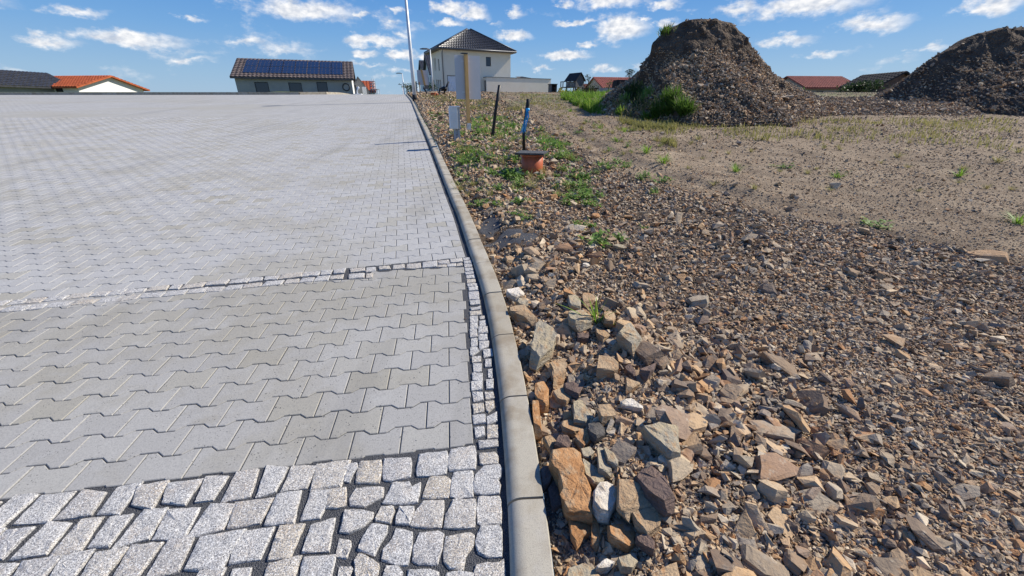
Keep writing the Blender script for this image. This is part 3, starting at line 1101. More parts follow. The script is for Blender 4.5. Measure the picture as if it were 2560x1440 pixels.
def sett_mesh(poly):
    """rounded, hand-split granite block; poly in local metres (ccw)"""
    if area(poly) < 0: poly = poly[::-1]
    # resample the outline to about 16 points with chipped irregular edge
    P = [Vector(p) for p in poly]
    per = sum((P[i] - P[i - 1]).length for i in range(len(P)))
    out = []
    for i in range(len(P)):
        p, q = P[i], P[(i + 1) % len(P)]
        k = max(1, round((q - p).length / per * 26))
        out += [p.lerp(q, j / k) for j in range(k)]
    n = len(out)
    c = sum(out, Vector((0, 0))) / n
    out = [out[i] * .94 + (out[i - 1] + out[(i + 1) % n]) * .03 for i in range(n)]
    sz = math.sqrt(abs(area(poly)))
    V = []; F = []
    JJ = [random.gauss(0, .022) for _ in range(n)]
    JJ = [JJ[i] * .6 + JJ[i - 1] * .4 for i in range(n)]
    rings = [(1.05, -.03), (1.07, -.004), (1.045, .0012), (.97, .0040), (.5, .0046)]
    for ri, (sc, z) in enumerate(rings):
        for k_, q in enumerate(out):
            d = q - c
            jit = 1 + JJ[k_] + random.gauss(0, .008 if ri < 3 else .02)
            p = c + d * sc * jit
            V.append((p.x, p.y, z * (sz / .1) ** .5 + (random.gauss(0, .0011) if ri > 0 else 0)))
    V.append((c.x, c.y, .0045 + random.gauss(0, .0015)))
    for ri in range(len(rings) - 1):
        for k in range(n):
            a = ri * n + k; b = ri * n + (k + 1) % n
            F.append((a, b, b + n, a + n))
    o = (len(rings) - 1) * n
    for k in range(n): F.append((o + k, o + (k + 1) % n, len(V) - 1))
    me = bpy.data.meshes.new('sett'); me.from_pydata(V, [], F); me.update()
    me.polygons.foreach_set('use_smooth', [True] * len(F))
    me.set_sharp_from_angle(angle=R(30))
    me.materials.append(M['granite'])
    return me


SETTS = []


def place_sett(world_poly):
    c = sum((Vector(p) for p in world_poly), Vector((0, 0))) / len(world_poly)
    me = sett_mesh([(p[0] - c.x, p[1] - c.y) for p in world_poly])
    sl = slope(c.y)
    nrm = Vector((0, -sl, 1)).normalized(); ex = Vector((1, random.gauss(0, .01), random.gauss(0, .018))).normalized()
    ey = nrm.cross(ex).normalized(); ex = ey.cross(nrm)
    mt = Matrix((ex, ey, nrm)).transposed().to_4x4(); mt.translation = (c.x, c.y, float(road_z(c.y)) + random.gauss(.001, .0015))
    o = bpy.data.objects.new('sett', me); COL.objects.link(o); o.parent = ROAD; o.matrix_local = mt
    SETTS.append((c, world_poly))


def build_setts():
    for poly in SETT_A:
        place_sett([tuple(ground_hit(870 + x / 3.13, 980 + y / 3.13)[:2]) for x, y in poly])
    for poly in SETT_B:
        place_sett([tuple(ground_hit(870 + x / 3.6, 620 + y / 3.6)[:2]) for x, y in poly])
    place_sett([tuple(ground_hit(x, y)[:2]) for x, y in ((820, 1226), (866, 1219), (864, 1266), (838, 1272), (814, 1270))])
    # the sett band goes on to the left, below the near field
    r = random.Random(5)
    lim_a = NEAR.l(*ground_hit(868, 1200)[:2])[0] + .2
    row = 0; b = -.062
    while b > -.95:
        a = lim_a - .03 - r.random() * .06
        while a > -3.3:
            w = r.uniform(.088, .125)
            while True:
                x, y = NEAR.w(a, b); zz_ = float(road_z(y)); zc_ = max(.05, y * CP - zz_ * SP)
                if 1280 + FOC * x / zc_ < 862 - 22 * (row % 2) - 12 * (row % 3) or a < -3.3: break
                a -= .006
            x, y = NEAR.w(a, b)
            zz_ = float(road_z(y)); zc_ = max(.05, y * CP - zz_ * SP)
            okx = True
            if okx and y > .25:
                h = r.uniform(.049, .059); sk = r.uniform(-.011, .011)
                q = [(a - w + .012, b - h + sk), (a - .008, b - h - sk * .5), (a - .006 + sk * .5, b + h), (a - w + .01 - sk, b + h - sk * .4)]
                q = [(s + r.gauss(0, .007), t + r.gauss(0, .006)) for s, t in q]
                place_sett([NEAR.w(*p) for p in q])
            a -= w + .002
        b -= .121; row += 1
    # the double strip between the fields goes on to the left
    for off in (0, 1):
        a = FARF.l(*ground_hit(868, 680)[:2])[0] - .01
        base = FARF.l(*ground_hit(874, 676 if off == 0 else 690)[:2])[1]
        while a > -5.0:
            w = r.uniform(.08, .15)
            q = [(a - w + .006, base - .036), (a - .006, base - .036), (a - .006, base + .036), (a - w + .006, base + .036)]
            q = [(s + r.gauss(0, .005), t + r.gauss(0, .005)) for s, t in q]
            place_sett([FARF.w(*p) for p in q]); a -= w + .004
    print('setts', len(SETTS))


build_setts()


def build_grit():
    """loose grains of the black jointing grit lying between setts and along the kerb"""
    n = 26000
    y = .3 + 3.0 * rng.random(n) ** 1.4
    kx = kerb_x(y)
    kind = rng.random(n)
    x = np.where(kind < .45, kx - .068 - rng.random(n) * .10, kx - .07 - rng.random(n) ** 1.0 * 1.2)
    keep = np.ones(n, bool)
    inside_near = np.zeros(n, bool)
    # drop most grains that would lie on the concrete pavers
    e = np.array(NEAR.e); nn = np.array(NEAR.n); o = np.array(NEAR.o)
    a = (x - o[0]) * e[0] + (y - o[1]) * e[1]; b = (x - o[0]) * nn[0] + (y - o[1]) * nn[1]
    redge = np.interp(b, [0, 2], [0, NEAR.l(NE1[0], NE1[1])[0] * 2 / max(.1, NEAR.l(NE1[0], NE1[1])[1])])
    onpav = (b > 0) & (a < redge)
    keep &= ~(onpav & (rng.random(n) > .05))
    keep &= ~((y > 3.2) & (x < kx - .118))
    x, y = x[keep], y[keep]; n = len(x)
    size = rng.uniform(.0014, .0036, n)
    z = road_z(y) - .011 + size * .3 + np.where(onpav[keep], .011, rng.uniform(0, .004, n))
    base = np.array([(1, 0, 0), (0, 1, 0), (-1, 0, 0), (0, -1, 0), (0, 0, .8), (0, 0, -.8)], float)
    fac = np.array([(0, 1, 4), (1, 2, 4), (2, 3, 4), (3, 0, 4), (1, 0, 5), (2, 1, 5), (3, 2, 5), (0, 3, 5)])
    th = rng.uniform(0, 6.28, n)
    B = base[None] * rng.uniform(.6, 1.3, (n, 6, 1))
    c, s = np.cos(th)[:, None], np.sin(th)[:, None]
    X = B[:, :, 0] * c - B[:, :, 1] * s; Y_ = B[:, :, 0] * s + B[:, :, 1] * c
    V = np.stack([X, Y_, B[:, :, 2]], -1) * size[:, None, None] + np.stack([x, y, z], -1)[:, None, :]
    F = (fac[None] + (np.arange(n) * 6)[:, None, None]).reshape(-1, 3)
    me = mesh_np('grit', V.reshape(-1, 3), F, tone=np.repeat(rng.random(n), 6))
    tag(obj('grit', me, M['grit_grain'], ROAD), kind='stuff')


build_grit()

# ------------------------------------------------------------------ stones
def hull_proto(n=10, flat=.6, seed=0, cuts=5):
    """angular broken stone of unit size"""
    r = random.Random(seed)
    bm = bmesh.new()
    for _ in range(n):
        v = Vector((r.gauss(0, 1), r.gauss(0, 1), r.gauss(0, 1))).normalized() * r.uniform(.8, 1.0)
        bm.verts.new((v.x * .5, v.y * .5 * r.uniform(.75, 1), v.z * .5 * flat))
    bmesh.ops.convex_hull(bm, input=bm.verts[:])
    bmesh.ops.delete(bm, geom=[v for v in bm.verts if not v.link_faces], context='VERTS')
    bmesh.ops.triangulate(bm, faces=bm.faces[:])
    bm.verts.index_update()
    V = np.array([v.co[:] for v in bm.verts]); F = np.array([[v.index for v in f.verts] for f in bm.faces])
    bm.free()
    return V, F


def slab_proto(seed, flat=.35, n=6):
    """platy broken shale: an irregular polygon with slanted, chamfered sides"""
    r = random.Random(seed)
    ang = sorted(r.uniform(0, 6.283) for _ in range(n))
    ang = [a * .5 + .5 * (6.283 * i / n) for i, a in enumerate(ang)]
    rad = [r.uniform(.36, .56) for _ in range(n)]
    asp = r.uniform(.55, 1.0)
    out = [Vector((math.cos(a) * q, math.sin(a) * q * asp)) for a, q in zip(ang, rad)]
    tx, ty = r.uniform(-.25, .25), r.uniform(-.25, .25)
    V = []
    for z, sc in ((-.5, r.uniform(.75, 1.0)), (-.05, 1.0), (.42, r.uniform(.82, .98)), (.5, r.uniform(.6, .8))):
        ox, oy = r.uniform(-.06, .06), r.uniform(-.06, .06)
        for q in out:
            k = sc * r.uniform(.93, 1.07)
            V.append((q.x * k + ox, q.y * k + oy, (z + (q.x * tx + q.y * ty) * (1 if z > 0 else .3) + r.uniform(-.04, .04)) * flat))
    V.append((r.uniform(-.1, .1), r.uniform(-.1, .1), (.52 + r.uniform(-.05, .08)) * flat))
    F = [tuple(range(n))[::-1]]
    for k in range(3):
        for i in range(n):
            F.append((k * n + i, k * n + (i + 1) % n, (k + 1) * n + (i + 1) % n, (k + 1) * n + i))
    for i in range(n): F.append((3 * n + i, 3 * n + (i + 1) % n, 4 * n))
    return V, F


CHIPS = [hull_proto(random.choice([7, 8, 9]), random.uniform(.35, .7), 300 + s_) for s_ in range(48)]
PEBBLES = [hull_proto(8, random.uniform(.4, .75), s) for s in range(40)]


def scatter_mesh(name, x, y, size, zf, tone, sink=.25, tilt=.35, protos=PEBBLES, seed=1, zscale=None):
    """many small stones as ONE mesh, from a few dozen hulls"""
    g = np.random.default_rng(seed)
    n = len(x); z = zf(x, y)
    which = g.integers(0, len(protos), n)
    Vs, Fs, Ts = [], [], []; off = 0
    for k, (pv, pf) in enumerate(protos):
        ii = np.where(which == k)[0]
        if len(ii) == 0: continue
        m = len(ii)
        th = g.uniform(0, 6.283, m); tx = g.normal(0, tilt, m); ty = g.normal(0, tilt, m)
        sc = size[ii][:, None] * g.uniform(.75, 1.3, (m, 3))
        if zscale is not None: sc[:, 2] *= zscale
        B = pv[None] * sc[:, None, :]
        # tilt about x and y, then spin
        cx, sx = np.cos(tx)[:, None], np.sin(tx)[:, None]; cy, sy = np.cos(ty)[:, None], np.sin(ty)[:, None]
        X, Y_, Z = B[..., 0], B[..., 1], B[..., 2]
        Y_, Z = Y_ * cx - Z * sx, Y_ * sx + Z * cx
        X, Z = X * cy + Z * sy, -X * sy + Z * cy
        c, s = np.cos(th)[:, None], np.sin(th)[:, None]
        X, Y_ = X * c - Y_ * s, X * s + Y_ * c
        zz = z[ii] + size[ii] * (.5 * .55 - sink) * .8
        V = np.stack([X + x[ii][:, None], Y_ + y[ii][:, None], Z + zz[:, None]], -1)
        nv = len(pv)
        F = pf[None] + (np.arange(m) * nv)[:, None, None] + off
        Vs.append(V.reshape(-1, 3)); Fs.append(F.reshape(-1, 3)); Ts.append(np.repeat(tone[ii], nv)); off += m * nv
    return mesh_np(name, np.concatenate(Vs), np.concatenate(Fs), tone=np.concatenate(Ts))


# --- the large stones that stand out, each traced from its own outline
def cpx(pts, x0, y0, k): return [(x0 + a / k, y0 + b / k) for a, b in pts]


C_ = lambda *p: cpx(p, 1300, 980, 3.13)
D_ = lambda *p: cpx(p, 1240, 650, 3.89)
# (outline, material, thickness, height of the face centre above the ground, tilt (x, y), label or None)
HERO = [
 (C_((245,435),(430,430),(475,470),(490,560),(510,680),(550,740),(565,850),(560,940),(480,920),(370,905),(330,800),(330,700),(290,600),(240,530)), 'stone_rust', .09, .125, (.05,-.10), 'long rusty orange slab of rock lying beside the kerb, largest stone there'),
 (C_((375,948),(550,942),(575,1080),(500,1120),(450,1180),(410,1110)), 'stone_rust', .06, .06, (-.1,.1), 'rusty broken block at the lower end of the long orange slab'),
 (C_((565,950),(600,980),(640,1130),(605,1205),(560,1150)), 'stone_rust', .05, .05, (.1,.4), None),
 (C_((625,700),(680,685),(730,715),(760,760),(755,850),(690,940),(620,920),(580,850),(580,760)), 'stone_cream', .10, .085, (.05,.15), 'rounded cream white stone between the orange slab and the flat brown slab'),
 (C_((775,620),(960,730),(1020,800),(1028,875),(870,925),(865,975),(765,880)), 'stone_tan', .05, .075, (.05,.02), 'flat triangular brown slab right of the cream white stone'),
 (C_((875,928),(1045,868),(1105,960),(1100,1040),(1000,1100),(915,1010)), 'stone_tan', .06, .055, (.1,.05), 'five sided tan stone leaning under the flat triangular slab'),
 (C_((965,255),(1100,240),(1230,255),(1260,480),(1210,495),(1140,440),(1050,350)), 'stone_grey', .08, .09, (.15,.10), 'broad grey tan boulder with a rusty streak above the dark purple brown stone'),
 (C_((920,610),(1030,575),(1120,650),(1210,745),(1215,850),(1150,860),(1000,770),(920,680)), 'stone_dark', .11, .08, (-.25,-.1), 'dark purple brown rock with one bright edge, below the broad grey tan boulder'),
 (C_((490,515),(580,525),(605,590),(690,640),(640,700),(580,705),(515,640)), 'stone_grey', .05, .06, (.05,.1), None),
 (C_((605,430),(640,430),(720,610),(715,632),(620,592)), 'stone_grey', .05, .06, (.05,.4), None),
 (C_((655,425),(700,415),(770,540),(765,570),(690,530)), 'stone_grey', .04, .05, (.05,-.2), None),
 (C_((530,250),(655,220),(665,320),(600,345),(550,310)), 'stone_black', .07, .05, (-.2,.1), None),
 (C_((605,95),(745,90),(752,180),(650,215),(620,160)), 'stone_tan', .05, .05, (.1,.05), None),
 (C_((790,50),(870,45),(965,110),(960,130),(800,92)), 'stone_cream', .04, .05, (.15,.1), 'pale elongated flat stone below the tan triangular stone'),
 (C_((690,1020),(850,1030),(890,1110),(890,1180),(850,1200),(700,1110)), 'stone_rust', .06, .05, (-.1,-.2), None),
 (C_((380,1375),(500,1345),(600,1380),(650,1470),(360,1480)), 'stone_grey', .06, .06, (.05,.05), 'grey flat stone cut off by the bottom edge beside the kerb'),
 (C_((600,1345),(680,1300),(745,1330),(700,1370),(605,1378)), 'stone_cream', .05, .05, (.1,.1), None),
 (C_((1030,1415),(1120,1370),(1230,1330),(1260,1480),(1040,1480)), 'stone_tan', .06, .06, (.1,.05), 'large tan slab cut off by the bottom edge, right of the small white stones'),
 (C_((770,1290),(900,1255),(930,1320),(880,1370),(800,1365)), 'stone_grey', .06, .05, (-.1,.1), None),
 (C_((95,60),(140,60),(160,190),(175,310),(120,300),(100,180)), 'stone_rust', .08, .08, (.1,.3), 'narrow upright orange stone wedged against the kerb'),
 (C_((330,225),(440,215),(520,270),(510,285),(430,305),(330,265)), 'stone_tan', .05, .06, (-.1,.1), None),
 (C_((480,280),(530,285),(555,370),(490,430),(430,340)), 'stone_rust', .06, .06, (.1,-.1), None),
 (C_((910,1120),(1000,1105),(1060,1170),(1050,1235),(920,1160)), 'stone_dark', .05, .05, (.1,-.2), None),
 (C_((160,600),(230,540),(255,650),(230,700),(180,740)), 'stone_dark', .05, .05, (.2,.1), None),
 (C_((215,750),(280,665),(330,880),(250,910)), 'stone_dark', .05, .03, (.1,.2), None),
 (C_((180,350),(270,320),(290,430),(250,470)), 'stone_tan', .05, .05, (.2,.3), None),
 (C_((270,400),(300,335),(370,330),(410,400),(370,435)), 'stone_dark', .06, .07, (.2,0), None),
 (C_((475,440),(545,415),(585,470),(540,510),(495,500)), 'stone_grey', .05, .05, (.1,.1), None),
 (C_((415,70),(480,55),(570,180),(550,240),(430,215)), 'stone_grey', .06, .055, (.1,.1), None),
 (D_((455,575),(565,655),(580,720),(550,850),(450,925),(400,975),(330,930),(345,800),(380,700),(380,620)), 'stone_grey', .12, .13, (.30,-.10), 'largest grey boulder beside the kerb with a smooth pale slanting face'),
 (D_((1330,575),(1355,590),(1415,740),(1410,830),(1390,890),(1280,770),(1190,690),(1260,620)), 'stone_grey', .10, .11, (.15,.30), 'pointed grey green boulder leaning alone at the edge of the bare soil'),
 (D_((1000,920),(1190,950),(1195,1040),(1150,1062),(990,1050)), 'stone_tan', .09, .09, (.1,.05), 'squared tan block with a flat top in the middle of the rubble'),
 (D_((705,490),(830,475),(930,540),(920,580),(820,620),(710,560)), 'stone_grey', .10, .08, (.0,-.1), 'grey block with a flat pale top beside the tall grass tuft'),
 (D_((100,285),(220,265),(275,310),(265,340),(190,355),(110,310)), 'stone_cream', .06, .06, (.15,.1), 'cream yellow cracked stone nearest the kerb'),
 (D_((135,450),(280,430),(400,560),(380,610),(330,570),(210,520),(140,490)), 'stone_tan', .08, .08, (.15,.0), 'tan wedge shaped rock beside the kerb above the largest grey boulder'),
 (D_((520,1000),(600,945),(680,920),(700,1010),(650,1200),(560,1190),(565,1060)), 'stone_tan', .07, .08, (.15,.15), 'rough orange tan stone below the largest grey boulder'),
 (D_((665,1190),(840,1160),(870,1200),(800,1310),(680,1240)), 'stone_dark', .06, .06, (.1,.1), None),
 (D_((545,1275),(670,1230),(735,1340),(680,1375),(590,1330)), 'stone_tan', .06, .06, (.1,.1), None),
 (D_((1265,1140),(1400,1190),(1330,1240),(1270,1255)), 'stone_tan', .04, .05, (.1,.1), None),
 (D_((380,1190),(455,1155),(510,1240),(515,1400),(440,1410),(385,1300)), 'stone_rust', .08, .085, (.2,.35), None),
 (D_((210,570),(290,545),(370,610),(260,645)), 'stone_tan', .06, .06, (-.1,0), None),
 (D_((180,365),(270,360),(360,430),(350,450),(230,420)), 'stone_grey', .05, .06, (.1,0), None),
 (D_((700,340),(790,335),(830,390),(820,460),(720,420)), 'stone_grey', .06, .06, (.1,.1), None),
 (D_((660,275),(700,275),(780,330),(770,342),(660,302)), 'stone_rust', .04, .06, (.1,.1), None),
 (D_((790,710),(850,670),(905,700),(900,755),(800,760)), 'stone_dark', .06, .05, (-.1,.1), None),
 (D_((965,645),(1060,680),(1110,730),(1040,760),(980,700)), 'stone_tan', .05, .05, (.1,-.1), None),
 (D_((840,320),(940,310),(960,360),(920,430),(850,400)), 'stone_tan', .05, .05, (.1,.1), None),
 (D_((1225,985),(1310,1010),(1360,1080),(1370,1130),(1280,1080)), 'stone_dark', .05, .06, (.1,-.3), None),
 (D_((1400,1060),(1560,1000),(1530,1060),(1470,1105)), 'stone_dark', .05, .05, (-.2,.1), None),
 (D_((1050,500),(1130,480),(1165,540),(1140,585),(1060,570)), 'stone_tan', .06, .06, (-.1,.1), None),
]
HERO_XY = []


def hero_stone(poly, mat, th, h, tilt, label, parent):
    th *= .8; h = h * .72 + .008
    if mat not in ('stone_dark', 'stone_black'): tilt = (tilt[0], abs(tilt[1]) + .12)
    pts = [ground_hit(px, py, h - .0, lambda y: ground_mid(y)) for px, py in poly]
    cx = sum(p[0] for p in pts) / len(pts); cy = sum(p[1] for p in pts) / len(pts)
    z0 = float(ground_z(cx, cy))
    # put the outline on a tilted plane through its centre
    loc = []
    cpt = None
    nx, ny = tilt
    centre = np.array([cx, cy, z0 + h])
    nrm = np.array([ny * .8, -nx, 1.0])
    for px, py in poly:
        d = ray(px, py)
        t = centre.dot(nrm) / d.dot(nrm)
        p = d * t - centre
        loc.append(Vector((p[0], p[1], p[2])))
    # orient counter-clockwise
    A = .5 * sum(loc[i - 1].x * loc[i].y - loc[i].x * loc[i - 1].y for i in range(len(loc)))
    if A < 0: loc = loc[::-1]
    ring = []
    for i in range(len(loc)):
        p, q = loc[i], loc[(i + 1) % len(loc)]
        ring.append(p)
        if (q - p).length > .035: ring.append(p.lerp(q, .5))
    n = len(ring)
    c = sum(ring, Vector()) / n
    r = random.Random(int(cx * 1000 + cy * 77))
    size = math.sqrt(abs(A)); am = size * .022
    spec = [(.78, -th - h * .3), (1.05, -th * .6), (1.02, -th * .12), (.965, .0), (.5, size * r.uniform(.0, .03))]
    if mat == 'stone_cream' and th >= .09: spec = [(.6, -th), (1.0, -th * .55), (1.0, -th * .3), (.9, .0), (.62, .02)]
    off = Vector((r.uniform(-.15, .15), r.uniform(-.15, .15), 0)) * size
    V = []; F = []
    for ri, (sc, dz) in enumerate(spec):
        for q in ring:
            p = c + (q - c) * sc + off * (1 if ri == 4 else 0)
            V.append((p.x + r.gauss(0, am), p.y + r.gauss(0, am), p.z + dz + r.gauss(0, am * .8)))
    V.append((c.x + off.x, c.y + off.y, c.z + size * r.uniform(.0, .045)))
    for ri in range(len(spec) - 1):
        for k in range(n):
            a = ri * n + k; b = ri * n + (k + 1) % n
            F.append((a, b, b + n)); F.append((a, b + n, a + n))
    o = (len(spec) - 1) * n
    for k in range(n): F.append((o + k, o + (k + 1) % n, len(V) - 1))
    F.append(tuple(range(n))[::-1])
    me = bpy.data.meshes.new('stone'); me.from_pydata(V, [], F); me.update()
    bm = bmesh.new(); bm.from_mesh(me)
    # split faces: knock a few corners off along flat planes
    for _ in range((0 if label and 'longest' in label or label and 'largest stone there' in label else 3 if label else 4) if mat != 'stone_cream' else 2):
        k = ring[r.randrange(n)]; out = (k - c).normalized()
        nv = Vector((out.x, out.y, r.uniform(.3, 1.1))).normalized()
        bmesh.ops.bisect_plane(bm, geom=bm.verts[:] + bm.edges[:] + bm.faces[:], plane_co=k - nv * size * r.uniform(.01, .05 if label else .08), plane_no=nv, clear_outer=True)
        bmesh.ops.holes_fill(bm, edges=[e for e in bm.edges if e.is_boundary], sides=0)
    bmesh.ops.dissolve_limit(bm, angle_limit=R(13), verts=bm.verts[:], edges=bm.edges[:])
    bmesh.ops.recalc_face_normals(bm, faces=bm.faces[:])
    bm.to_mesh(me); bm.free()
    me.materials.append(M[mat])
    ob = bpy.data.objects.new('stone' if label is None else 'boulder', me); COL.objects.link(ob)
    ob.location = centre
    if label is None:
        ob.parent = parent
    else:
        tag(ob, label, 'stone', 'large loose stones on the verge')
    HERO_XY.append((cx, cy, size * .5))


def ground_mid(y): return field_z(y) + .03


VERGE = bpy.data.objects['rubble_verge']


def in_view(x, y, z, mx=1.85, top=.80):
    zc = y * CP - z * SP; u = x / zc; v = (y * SP + z * CP) / zc
    return (np.abs(u) < mx) & (v > -.95) & (v < top) & (zc > .2)


def big_density(x, y):
    """share of coarse stone: a belt along the kerb, thinning to the right"""
    s = x - kerb_x(y) - .07
    belt = np.exp(-(s / (.72 + .42 * smooth(1.2, 3, 4 - y) + .14 * y * smooth(3, 8, y))) ** 2)
    patch = smooth(.0, .5, fbm(x, y, 1.3, 3, 31) + .15)
    soil = np.exp(-(((x - .42) / .16) ** 2 + ((y - 1.92) / .20) ** 2))
    soil2 = np.exp(-(((x - .72) / .35) ** 2 + ((y - 2.55) / .3) ** 2))
    gritp = np.clip(1.6 * np.exp(-(((x - .03) / .26) ** 2 + ((y - 3.55) / .30) ** 2)) + 1.4 * np.exp(-(((x + .24) / .12) ** 2 + ((y - 3.95) / .32) ** 2)), 0, .985)
    return np.clip(belt + .55 * patch * np.exp(-(s / 2.6) ** 2), 0, 1) * (1 - .9 * soil) * (1 - .8 * soil2) * (1 - gritp)


def build_stones():
    for h in HERO:
        hero_stone(*h, VERGE)
    hx = np.array(HERO_XY)

    def free(x, y, r):
        d = np.sqrt((x[:, None] - hx[None, :, 0]) ** 2 + (y[:, None] - hx[None, :, 1]) ** 2)
        return (d > hx[None, :, 2] * .72 + r[:, None] * .35).all(1)
    # shapes shared by the single stones
    shapes = []
    for s in range(26):
        if s % 3 == 0:
            v, f = hull_proto(11, random.uniform(.5, .8), 900 + s); v = v.tolist(); f = f.tolist()
        else:
            v, f = slab_proto(500 + s, random.uniform(.3, .62), random.choice([5, 6, 6, 7]))
        me = bpy.data.meshes.new('stone'); me.from_pydata(v, [], f); me.update(); me.materials.append(M['stone']); shapes.append(me)
    # candidates for coarse stones: polar about the viewer, thinner with distance
    xs_, ys_, ss_ = [], [], []
    for (ya, yb, smax, dens, med, sg) in ((.45, 2.4, 3.2, 2300, .028, .56), (2.4, 5, 4.2, 1500, .029, .55), (5, 10, 5.0, 620, .036, .5), (10, 16, 6.5, 260, .046, .42), (16, 30, 8, 90, .06, .4)):
        n = int((yb - ya) * smax * dens)
        yy = rng.uniform(ya, yb, n); s_ = rng.random(n) * smax
        xs_.append(kerb_x(yy) + .075 + s_); ys_.append(yy); ss_.append(np.exp(rng.normal(0, sg, n)) * med)
    x = np.concatenate(xs_); y = np.concatenate(ys_); size = np.clip(np.concatenate(ss_), .012, .16)
    bd = big_density(x, y)
    r = rng.random(len(x))
    z = ground_z(x, y)
    tr = smooth(-.2, .3, x - track_left(y))
    keep = (r < np.clip(bd * 1.1, .05, 1) * (1 - .85 * tr)) & in_view(x, y, z) & (x > kerb_x(y) + .062 + size * .42)
    keep &= free(x, y, size)
    x, y, size, z = x[keep], y[keep], size[keep], z[keep]
    print('coarse stones', len(x))
    zc = y * CP - z * SP
    order = np.argsort(-(size / zc) * np.where(np.abs(x / zc) < .41, 1.25, 1.0))
    lone = order[:232]
    for i in lone:
        o = bpy.data.objects.new('stone', random.choice(shapes)); COL.objects.link(o); o.parent = VERGE
        s = float(size[i]) * 1.25
        o.location = (float(x[i]), float(y[i]), float(z[i]) + s * random.uniform(.02, .13))
        o.rotation_euler = (random.gauss(0, .32), random.gauss(0, .32), random.uniform(0, 6.28))
        o.scale = (s * random.uniform(.9, 1.5), s * random.uniform(.75, 1.1), s * random.uniform(.5, .95))
    # flat slabs that stand out in the middle distance
    for (px, py, w_, mat) in ((1376, 503, 38, 'stone_rust'), (1318, 528, 30, 'stone_tan'), (1349, 518, 24, 'stone_rust'), (1489, 542, 36, 'stone_rust'), (1444, 510, 18, 'stone_rust'), (1331, 474, 32, 'stone_tan'), (1328, 466, 26, 'stone_tan'),
                              (1169, 467, 20, 'stone_cream'), (1181, 482, 26, 'stone_tan'), (1291, 594, 24, 'stone_tan'), (1248, 632, 30, 'stone_rust'), (1279, 644, 36, 'stone_tan'), (1590, 632, 20, 'stone_rust'), (1597, 644, 20, 'stone_rust'),
                              (1550, 626, 34, 'stone_grey'), (1462, 671, 28, 'stone_cream'), (1532, 690, 20, 'stone_tan'), (1551, 699, 20, 'stone_tan'), (1556, 474, 22, 'stone_dark'), (1431, 421, 22, 'stone_grey'), (1453, 438, 18, 'stone_cream'),
                              (1123, 386, 22, 'stone_tan'), (1111, 339, 18, 'stone_rust'), (1270, 505, 24, 'stone_rust'), (1194, 554, 24, 'stone_tan'), (1160, 445, 26, 'stone_dark')):
        p = ground_hit(px, py, 0, lambda yy: ground_mid(yy)); zc_ = p[1] * CP - p[2] * SP; sz = w_ * zc_ / FOC
        v, f = slab_proto(px + py, .34, random.choice([5, 6])); me = bpy.data.meshes.new('stone'); me.from_pydata(v, [], f); me.update(); me.materials.append(M[mat])
        o = bpy.data.objects.new('stone', me); COL.objects.link(o); o.parent = VERGE
        o.location = (p[0], p[1], float(ground_z(p[0], p[1])) + sz * .16); o.scale = (sz * 1.15, sz * .95, sz * .9); o.rotation_euler = (random.uniform(.05, .35), random.uniform(0, .25), random.uniform(0, 6.28))
    rest = order[232:]
    me = scatter_mesh('small_stones', x[rest], y[rest], size[rest] * 1.25, lambda a, b: ground_z(a, b), rng.random(len(rest)), .02, .5, seed=3, protos=CHIPS)
    tag(obj('small_stones', me, M['stone'], VERGE), kind='stuff')
    # pebbles and chips
    n = 500000
    y = .42 * np.exp(rng.random(n) ** .85 * math.log(42 / .42))
    umax = 1.85
    x0 = kerb_x(y) + .07
    x = x0 + rng.random(n) ** 1.15 * (np.maximum(umax * (y * .95 + .55), .3) - x0)
    z = ground_z(x, y)
    size = np.exp(rng.normal(0, .42, n)) * (.0075 + .0027 * np.minimum(y, 12) + .0006 * y)
    tr = smooth(-.25, .25, x - track_left(y))
    patch = smooth(-.35, .35, fbm(x, y, 1.1, 4, 13))
    gritp = np.clip(1.6 * np.exp(-(((x - .03) / .26) ** 2 + ((y - 3.55) / .30) ** 2)) + 1.4 * np.exp(-(((x + .24) / .12) ** 2 + ((y - 3.95) / .32) ** 2)), 0, 1)
    s = x - kerb_x(y)
    p = (.42 + .58 * patch) * (1 - tr * .5) * (1 - .96 * gritp)
    p *= 1 - .55 * smooth(2.5, 7, s) * (1 - tr)
    size = size * np.where(tr > .5, .55, 1)
    keep = (rng.random(n) < p) & in_view(x, y, z) & (x > x0 + size * .3)
    x, y, size = x[keep], y[keep], size[keep]
    print('pebbles', len(x))
    me = scatter_mesh('pebbles', x, y, size * 1.35, ground_z, (rng.random(len(x)) * .93 + .02), .12, .45, seed=5)
    tag(obj('pebbles', me, M['stone'], VERGE), kind='stuff')
    # dark blue-grey chippings spilled along the foot of the kerb at the near end
    n = 900
    y = .55 + rng.random(n) * .7; x = kerb_x(y) + .072 + rng.random(n) ** 1.5 * .12
    me = scatter_mesh('chippings', x, y, np.exp(rng.normal(0, .3, n)) * .014, lambda a, b: ground_z(a, b) + .004, rng.random(n), .1, .5, seed=8)
    tag(obj('chippings', me, M['stone_black'], VERGE), kind='stuff')
    # spill of fine black grit beside the kerb
    V = []; F = []; N_ = 70; T = []
    xs = np.linspace(-.42, .45, N_); ys = np.linspace(3.2, 4.75, N_)
    X, Y_ = np.meshgrid(xs, ys)
    e1 = 1 - np.sqrt(((X + .0) / .25) ** 2 + ((Y_ - 3.55) / .26) ** 2); e2 = 1 - np.sqrt(((X + .24) / .13) ** 2 + ((Y_ - 3.92) / .36) ** 2)
    e3 = 1 - np.sqrt(((X - .12) / .13) ** 2 + ((Y_ - 3.98) / .09) ** 2)
    E = np.maximum(np.maximum(e1, e2), e3) + fbm(X, Y_, 7, 4, 44) * .6
    Z = ground_z(X, Y_, False) - .02 + .030 * smooth(-.05, .3, E) + fbm(X, Y_, 14, 3, 6) * .007
